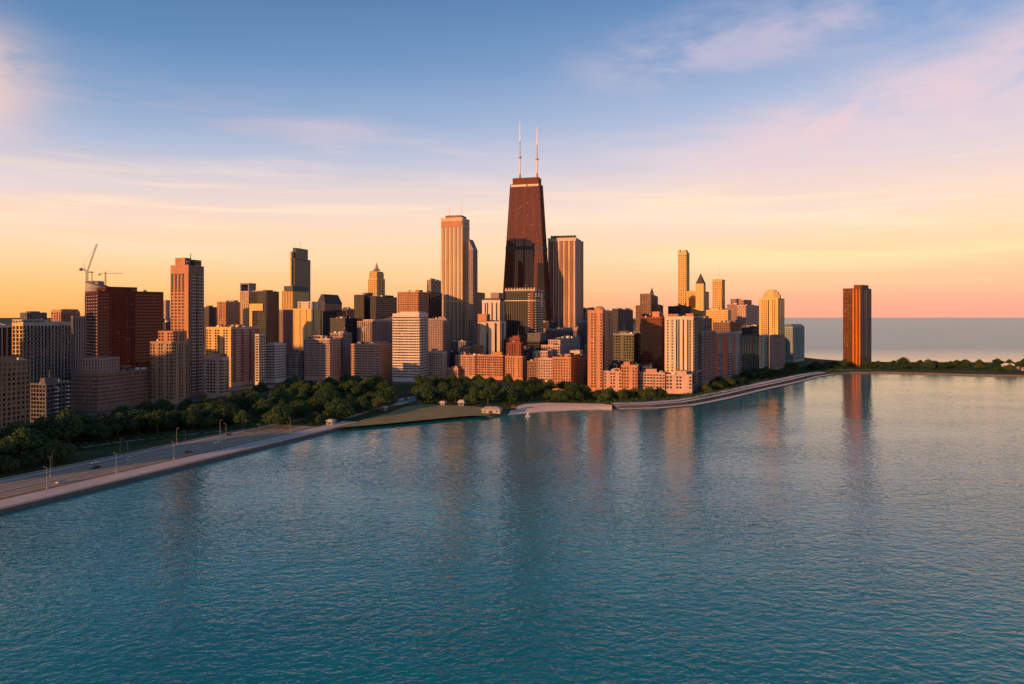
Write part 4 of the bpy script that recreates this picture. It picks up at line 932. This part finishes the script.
for k, (h, w, nl, lm) in enumerate(((12, 14, 3000, LEAF), (14, 15, 3400, LEAF), (10.5, 13, 2600, LEAF2), (13, 16, 3500, LEAF), (9, 11, 2000, LEAF2), (17, 11, 3000, LEAF), (7, 9, 1500, LEAF2))):
    crown, trunk = make_tree(h, w, nl, 100 + k, lm)
    root = empty('park_tree', (0, 0, 0), 0, 'round leafy tree', 'tree')
    crown.build('crown', root, rnd=True); trunk.build('trunk', root)
    PROTO.append(root)
USED = set()
def plant(x, y, k, s, label, group):
    if k not in USED: o = PROTO[k]; USED.add(k)
    else: o = copy_tree(PROTO[k])
    o.location = (x, y, GZ); o.rotation_euler = (0, 0, R.random() * 6.28); o.scale = (s * R.uniform(1.0, 1.35), s * R.uniform(1.0, 1.35), s * R.uniform(.88, 1.1))
    tag(o, label, 'tree', group)
def inside(p, poly):
    c = False; j = len(poly) - 1
    for i in range(len(poly)):
        if (poly[i][1] > p[1]) != (poly[j][1] > p[1]) and p[0] < (poly[j][0] - poly[i][0]) * (p[1] - poly[i][1]) / (poly[j][1] - poly[i][1]) + poly[i][0]: c = not c
        j = i
    return c
FOOT = []                                   # building footprints, to keep trees out of them
for o in COL.objects:
    if o.type == 'EMPTY' and o.get('category') in (TW, AB, OB):
        w = next((c for c in o.children if c.name.startswith('wall')), None)
        if w:
            bb_ = [o.location + Matrix.Rotation(o.rotation_euler.z, 3, 'Z') @ Vector(c) for c in w.bound_box]
            FOOT.append((min(p.x for p in bb_), max(p.x for p in bb_), min(p.y for p in bb_), max(p.y for p in bb_), o, w))
def blocked(x, y, mrg):
    for x0, x1, y0, y1, o, w in FOOT:
        if x0 - mrg < x < x1 + mrg and y0 - mrg < y < y1 + mrg:
            q = Matrix.Rotation(-o.rotation_euler.z, 3, 'Z') @ (Vector((x, y, 0)) - Vector((o.location.x, o.location.y, 0)))
            c = w.bound_box; hx = max(p[0] for p in c); hy = max(p[1] for p in c)
            if abs(q.x) < hx + mrg and abs(q.y) < hy + mrg: return True
    return False
def grove(poly, n, kinds, smin, smax, label, group, mind):
    P = [gp(p[0], p[1], GZ) for p in poly]
    xs, ys = [p[0] for p in P], [p[1] for p in P]; done = []; tries = 0
    while len(done) < n and tries < 60000:
        tries += 1
        q = (R.uniform(min(xs), max(xs)), R.uniform(min(ys), max(ys)))
        if not inside(q, P): continue
        md = mind * (1 if tries < 20000 else .75 if tries < 40000 else .55)
        if any((q[0] - d[0]) ** 2 + (q[1] - d[1]) ** 2 < md * md for d in done) or blocked(q[0], q[1], 3.5): continue
        done.append(q); plant(q[0], q[1], R.choice(kinds), R.uniform(smin, smax), label, group)
    print('grove', group, len(done))
grove(((2, 468), (2, 452), (40, 436), (150, 420), (225, 412), (226, 427), (170, 432), (80, 444), (60, 450)), 66, (0, 1, 2, 3, 5), .8, 1.25, 'dark round tree in the left park belt between the shore road and the brick blocks', 'trees of the left park belt', 11)
grove(((-30, 480), (-30, 470), (15, 464), (75, 455), (72, 462), (30, 471)), 12, (4, 6, 2), .8, 1.2, 'low bushy tree on the grass beside the shore road at the far left', 'bushy trees by the shore road', 7)
grove(((228, 427), (229, 411), (242, 399), (300, 388), (398, 385), (396, 397), (386, 409), (345, 419), (320, 424), (250, 431)), 76, (0, 1, 2, 3, 5, 3), .8, 1.3, 'dark leafy tree in the park behind the end of the shore road', 'trees of the middle park', 13)
grove(((418, 403), (418, 386), (480, 384), (596, 394), (600, 402), (516, 402.5), (503, 407), (478, 406), (440, 404)), 62, (0, 1, 2, 3, 5), .75, 1.15, 'dark leafy tree in the belt behind the lawn and the sand beach', 'trees behind the beach', 12)
grove(((596, 403.5), (596, 396), (660, 397), (697, 396), (710, 389), (745, 378.5), (800, 370), (842, 365.5), (845, 368.5), (800, 373), (760, 380), (735, 387), (700, 396), (640, 401.5)), 44, (0, 2, 4, 4, 2, 3), .75, 1.15, 'dark tree at the foot of the lakefront blocks beside the stone steps', 'trees along the stone steps', 11)
grove(((806, 367), (850, 364.2), (980, 364.2), (980, 370), (900, 369.5), (850, 368.8)), 40, (2, 4, 6, 4, 3, 0), .6, 1.0, 'dark tree on the narrow wooded point around the lone copper tower', 'trees on the point', 10)
grove(((975, 373), (985, 364.5), (1060, 366), (1060, 373)), 14, (0, 1, 3, 2), .85, 1.15, 'taller dark tree on the wide right end of the point', 'trees at the right end of the point', 10)
for k, p in enumerate(PROTO):
    if k not in USED:
        for c in list(p.children): bpy.data.objects.remove(c)
        bpy.data.objects.remove(p)
# undergrowth: low bushes under and between the trees
def undergrowth(poly, n, z0, z1, seed):
    r = random.Random(seed); P = [gp(p[0], p[1], GZ) for p in poly]; b = MB(); xs, ys = [p[0] for p in P], [p[1] for p in P]; c = 0
    while c < n:
        q = (r.uniform(min(xs), max(xs)), r.uniform(min(ys), max(ys)))
        if not inside(q, P) : continue
        c += 1; hgt = r.uniform(z0, z1)
        if blocked(q[0], q[1], 2.0): continue
        for _ in range(26):
            v = Vector((r.gauss(0, 1), r.gauss(0, 1), abs(r.gauss(0, 1)))).normalized()
            cc = Vector((q[0], q[1], GZ)) + Vector((v.x * hgt * 1.1, v.y * hgt * 1.1, v.z * hgt)) * r.uniform(.6, 1.05)
            nn = (v + Vector((r.gauss(0, .4), r.gauss(0, .4), r.gauss(0, .4) + .2))).normalized(); qq = nn.to_track_quat('Z', 'Y'); s = r.uniform(.3, .6)
            u, t = qq @ Vector((s, 0, 0)), qq @ Vector((0, s, 0))
            b.poly([cc - u, cc - t, cc + u, cc + t], LEAF)
    return b
for sd, (poly, n, z0, z1) in enumerate(((((-10, 471), (-10, 466), (60, 455), (175, 438), (225, 432), (225, 428), (60, 446), (2, 455)), 150, .8, 2.2),
        (((228, 429), (229, 411), (242, 399), (300, 388), (398, 386), (396, 397), (386, 409), (330, 424)), 330, 1, 2.6),
        (((418, 403), (418, 386), (480, 384), (596, 394), (600, 402), (516, 403), (503, 406), (478, 405)), 260, 1, 2.6),
        (((596, 404), (596, 396), (660, 397), (697, 397), (710, 390), (745, 379), (800, 368), (845, 364), (845, 369.5), (800, 374.5), (760, 382), (735, 389.5), (700, 399), (640, 403)), 1100, 2.0, 5.0),
        (((804, 368.5), (850, 363.8), (1060, 364.5), (1060, 371), (960, 371), (850, 370)), 800, 2.5, 6.0))):
    undergrowth(poly, n, z0, z1, 50 + sd).build('undergrowth', rnd=True, kind='stuff')

# ------------------------------------------------------------------ street lamps, cars, small things
def make_lamp():
    root = empty('street_lamp', (0, 0, 0), 0, '', 'street lamp', 'lamps along the shore road')
    m = MB(); m.cone(0, 0, 0, .7, .26, .22, 8, CONC); m.build('base', root)
    m = MB(); m.tube((0, 0, .7), (0, 0, 9.6), .09, .055, 8, METAL); m.build('pole', root)
    m = MB(); m.tube((0, 0, 9.5), (1.5, 0, 9.85), .04, .035, 6, METAL); m.build('arm', root)
    m = MB(); m.box(1.3, 1.9, -.12, .12, 9.8, 9.93, METAL); m.build('lamp_head', root)
    return root
lampP = make_lamp(); first = True
rows = [(14.2, s, 1) for s in (30, 66, 102, 138, 170, 200)] + [(36.7, s, 0) for s in (6, 48, 92, 132, 165)] + [(51.9, s, -1) for s in (22, 60, 100, 140, 176)]
rowl = {14.2: 'grey street lamp on the verge between the lake walk and the shore road', 36.7: 'grey street lamp on the median of the shore road', 51.9: 'grey street lamp behind the guard rail on the park side of the shore road'}
ang = math.atan2(d0.y, d0.x)
for off, s, sd in rows:
    o = lampP if first else copy_tree(lampP); first = False
    o.location = road_pt(s, off) + (GZ,); o.rotation_euler = (0, 0, ang + (math.pi / 2 if off < 40 else -math.pi / 2))
    o['label'] = rowl[off]; o['group'] = {14.2: 'lamps on the lake side verge', 36.7: 'lamps on the road median', 51.9: 'lamps on the park side'}[off]

CARP = {}
def make_car(c):
    root = empty('car', (0, 0, 0), 0, '', 'car')
    b = MB(); pm = plain('car_paint_' + c[0], c[1], .3, 0, .02, 1)
    prof = [(-2.2, .35), (2.2, .35), (2.22, .75), (1.2, .92), (-1.9, .95), (-2.2, .8)]
    for sd in (-.88, .88): b.poly([(x, sd, z) for x, z in (prof if sd < 0 else prof[::-1])], pm)
    for i in range(len(prof)):
        (xa, za), (xb, zb_) = prof[i], prof[(i + 1) % len(prof)]; b.poly([(xa, .88, za), (xb, .88, zb_), (xb, -.88, zb_), (xa, -.88, za)], pm)
    b.build('body', root)
    b = MB(); g = glass('black_glass'); lo = [(-1.75, -.8), (.95, -.8), (.95, .8), (-1.75, .8)]; hi = [(-1.2, -.65), (.25, -.65), (.25, .65), (-1.2, .65)]
    for i in range(4): j = (i + 1) % 4; b.poly([lo[i] + (.93,), lo[j] + (.93,), hi[j] + (1.42,), hi[i] + (1.42,)], g)
    b.build('window', root)
    b = MB(); b.box(-1.22, .27, -.67, .67, 1.42, 1.47, pm); b.build('roof', root)
    for sx in (-1.35, 1.35):
        for sy in (-.8, .8):
            b = MB(); b.tube((sx, sy - .1, .33), (sx, sy + .1, .33), .33, .33, 12, DARKM); b.build('wheel', root)
    return root
paints = {'white': (.72, .72, .70), 'black': (.02, .02, .022), 'silver': (.42, .43, .44), 'red': (.35, .03, .025), 'blue': (.04, .07, .16)}
def place_car(c, x, y, rz, label, group):
    if c not in CARP: o = CARP[c] = make_car((c, paints[c]))
    else: o = copy_tree(CARP[c])
    o.location = (x, y, GZ + .11); o.rotation_euler = (0, 0, rz); tag(o, label, 'car', group)
for c, off, s, lab in (('white', 44.2, 78, 'white car in the park side carriageway, foremost white one'), ('silver', 40.5, 98, 'silver car in the park side carriageway of the shore road'), ('black', 33.2, 70, 'black car in the middle carriageway near the left edge'),
                       ('white', 29.6, 150, 'white car in the middle carriageway of the shore road'), ('red', 22.0, 120, 'red car in the lake side carriageway of the shore road'), ('blue', 44.2, 175, 'blue car in the park side carriageway, far along the shore road'), ('silver', 18.4, 40, 'silver car in the lake side carriageway near the left edge')):
    x, y = road_pt(s, off); place_car(c, x, y, ang + (math.pi if off > 26 else 0), lab, 'cars on the shore road')
for k, (c, px, py) in enumerate((('white', 402, 400.6), ('black', 406, 399.6), ('silver', 410.5, 398.6), ('white', 415, 397.6), ('blue', 419, 396.8), ('white', 423, 396.2))):
    x, y = gp(px, py, GZ); place_car(c, x, y, .9, ['white car at the left end of the row in the small car park', 'black car parked second from left in the car park by the lawn', 'silver car parked in the middle of the car park by the lawn', 'white car parked just right of the silver one in the car park by the lawn', 'blue car parked in the car park by the lawn', 'white car at the right end of the row in the small car park'][k], 'cars in the car park by the lawn')

def pavilion(name, px, py, w, d, h, yaw, label, cat, roofmat, wallmat, rise=1.2, eave=.8):
    x, y = gp(px, py, GZ); root = empty(name, (x, y, GZ), -math.radians(yaw), label, cat)
    m = MB(); m.box(-w / 2, w / 2, -d / 2, d / 2, -.3, h, wallmat, False); m.build('wall', root)
    m = MB(); m.hip(-w / 2 - eave, w / 2 + eave, -d / 2 - eave, d / 2 + eave, h, h + rise, min(w, d) * .38, roofmat); m.box(-w / 2 - eave, w / 2 + eave, -d / 2 - eave, d / 2 + eave, h - .3, h - .01, roofmat); m.build('roof', root)
    m = MB(); m.box(-w * .1, w * .1, -d / 2 - .06, -d / 2 - .003, -.05, 2.1, DARKM); m.build('door', root)
    n = max(2, int(w / 4))
    for k in range(n):
        c = -w / 2 + (k + .5) * w / n
        if abs(c) < w * .1 + .7: continue
        m = MB(); m.box(c - .6, c + .6, -d / 2 - .05, -d / 2 - .003, 1.0, 2.1, glass('black_glass')); m.build('window', root)
    return root
PALEROOF = plain('pale_roof', (.34, .32, .31), .7, 0, .12, .3)
pavilion('beach_house', 492, 412.6, 15, 9, 3.2, 12, 'pale grey roofed beach house at the water edge right of the lawn', 'beach house', plain('grey_roof', (.27, .26, .255), .7, 0, .15, .3), wall('concrete'), 1.8)
pavilion('kiosk', 443, 405.2, 4.2, 3.6, 2.6, 20, 'small pale kiosk under the trees at the back of the lawn', 'kiosk', PALEROOF, wall('grey'))
pavilion('kiosk', 461.5, 405.4, 5, 4, 2.8, 10, 'larger pale tent roofed kiosk on the lawn edge, nearer the beach house', 'kiosk', PALEROOF, wall('grey'), 2.2)
pavilion('kiosk', 384, 410.5, 4, 3.6, 2.8, 30, 'small pale hut among trees at the left end of the lawn', 'kiosk', PALEROOF, wall('grey'))
pavilion('boat_house', 274, 404, 12, 6, 3.6, 35, 'long pale roofed shed in a clearing of the middle park', 'shed', PALEROOF, wall('grey'), 1.6)
pavilion('park_house', 232, 406, 13, 9, 4.2, 10, 'wide pale roofed park house right of the cream balcony block', 'park house', PALEROOF, wall('grey'), 1.6)
pavilion('park_house', 318, 399, 8, 7, 4.0, 20, 'small pale gabled house deep among the park trees', 'park house', PALEROOF, wall('cream'), 2.2)
pavilion('toll_house', 331, 424.6, 5, 4, 2.8, 24, 'small pale hut where the shore road ends at the lake', 'hut', PALEROOF, wall('concrete'))
pavilion('beach_pavilion', 1008, 368.5, 14, 9, 5.5, 8, 'white pavilion between trees at the right end of the point', 'pavilion', WHITEM, wall('white'), 2.5)
pavilion('beach_pavilion', 1019, 370.5, 8, 7, 4.5, 8, 'smaller white pavilion cut by the right edge on the point', 'pavilion', WHITEM, wall('white'), 2.0)
pavilion('rescue_hut', 514, 409.5, 3.4, 3, 2.6, 15, 'dark rescue hut on the left end of the sand beach', 'hut', ROOFD, wall('rust'))
# little boat off the beach
x, y = gp(528, 416.5); root = empty('dinghy', (x, y, 0), .5, 'tiny white dinghy with a short mast off the sand beach', 'boat')
m = MB(); ring = [(-2.2, -.7), (1.2, -.8), (2.6, 0), (1.2, .8), (-2.2, .7)]
low = [(p[0] * .85, p[1] * .7, -.25) for p in ring]; top = [p + (.55,) for p in ring]
for i in range(5): j = (i + 1) % 5; m.poly([low[i], low[j], top[j], top[i]], WHITEM)
m.poly([(p[0] * .92, p[1] * .9, .42) for p in ring], PALEROOF); m.build('hull', root)
m = MB(); m.tube((.5, 0, .3), (.5, 0, 4.6), .06, .04, 6, METAL); m.build('mast', root)
m = MB(); m.poly([(.42, .03, .9), (-1.9, .06, .95), (.42, .03, 4.4)], WHITEM); m.poly([(.42, -.03, 4.4), (-1.9, 0, .95), (.42, -.03, .9)], WHITEM); m.build('sail', root)
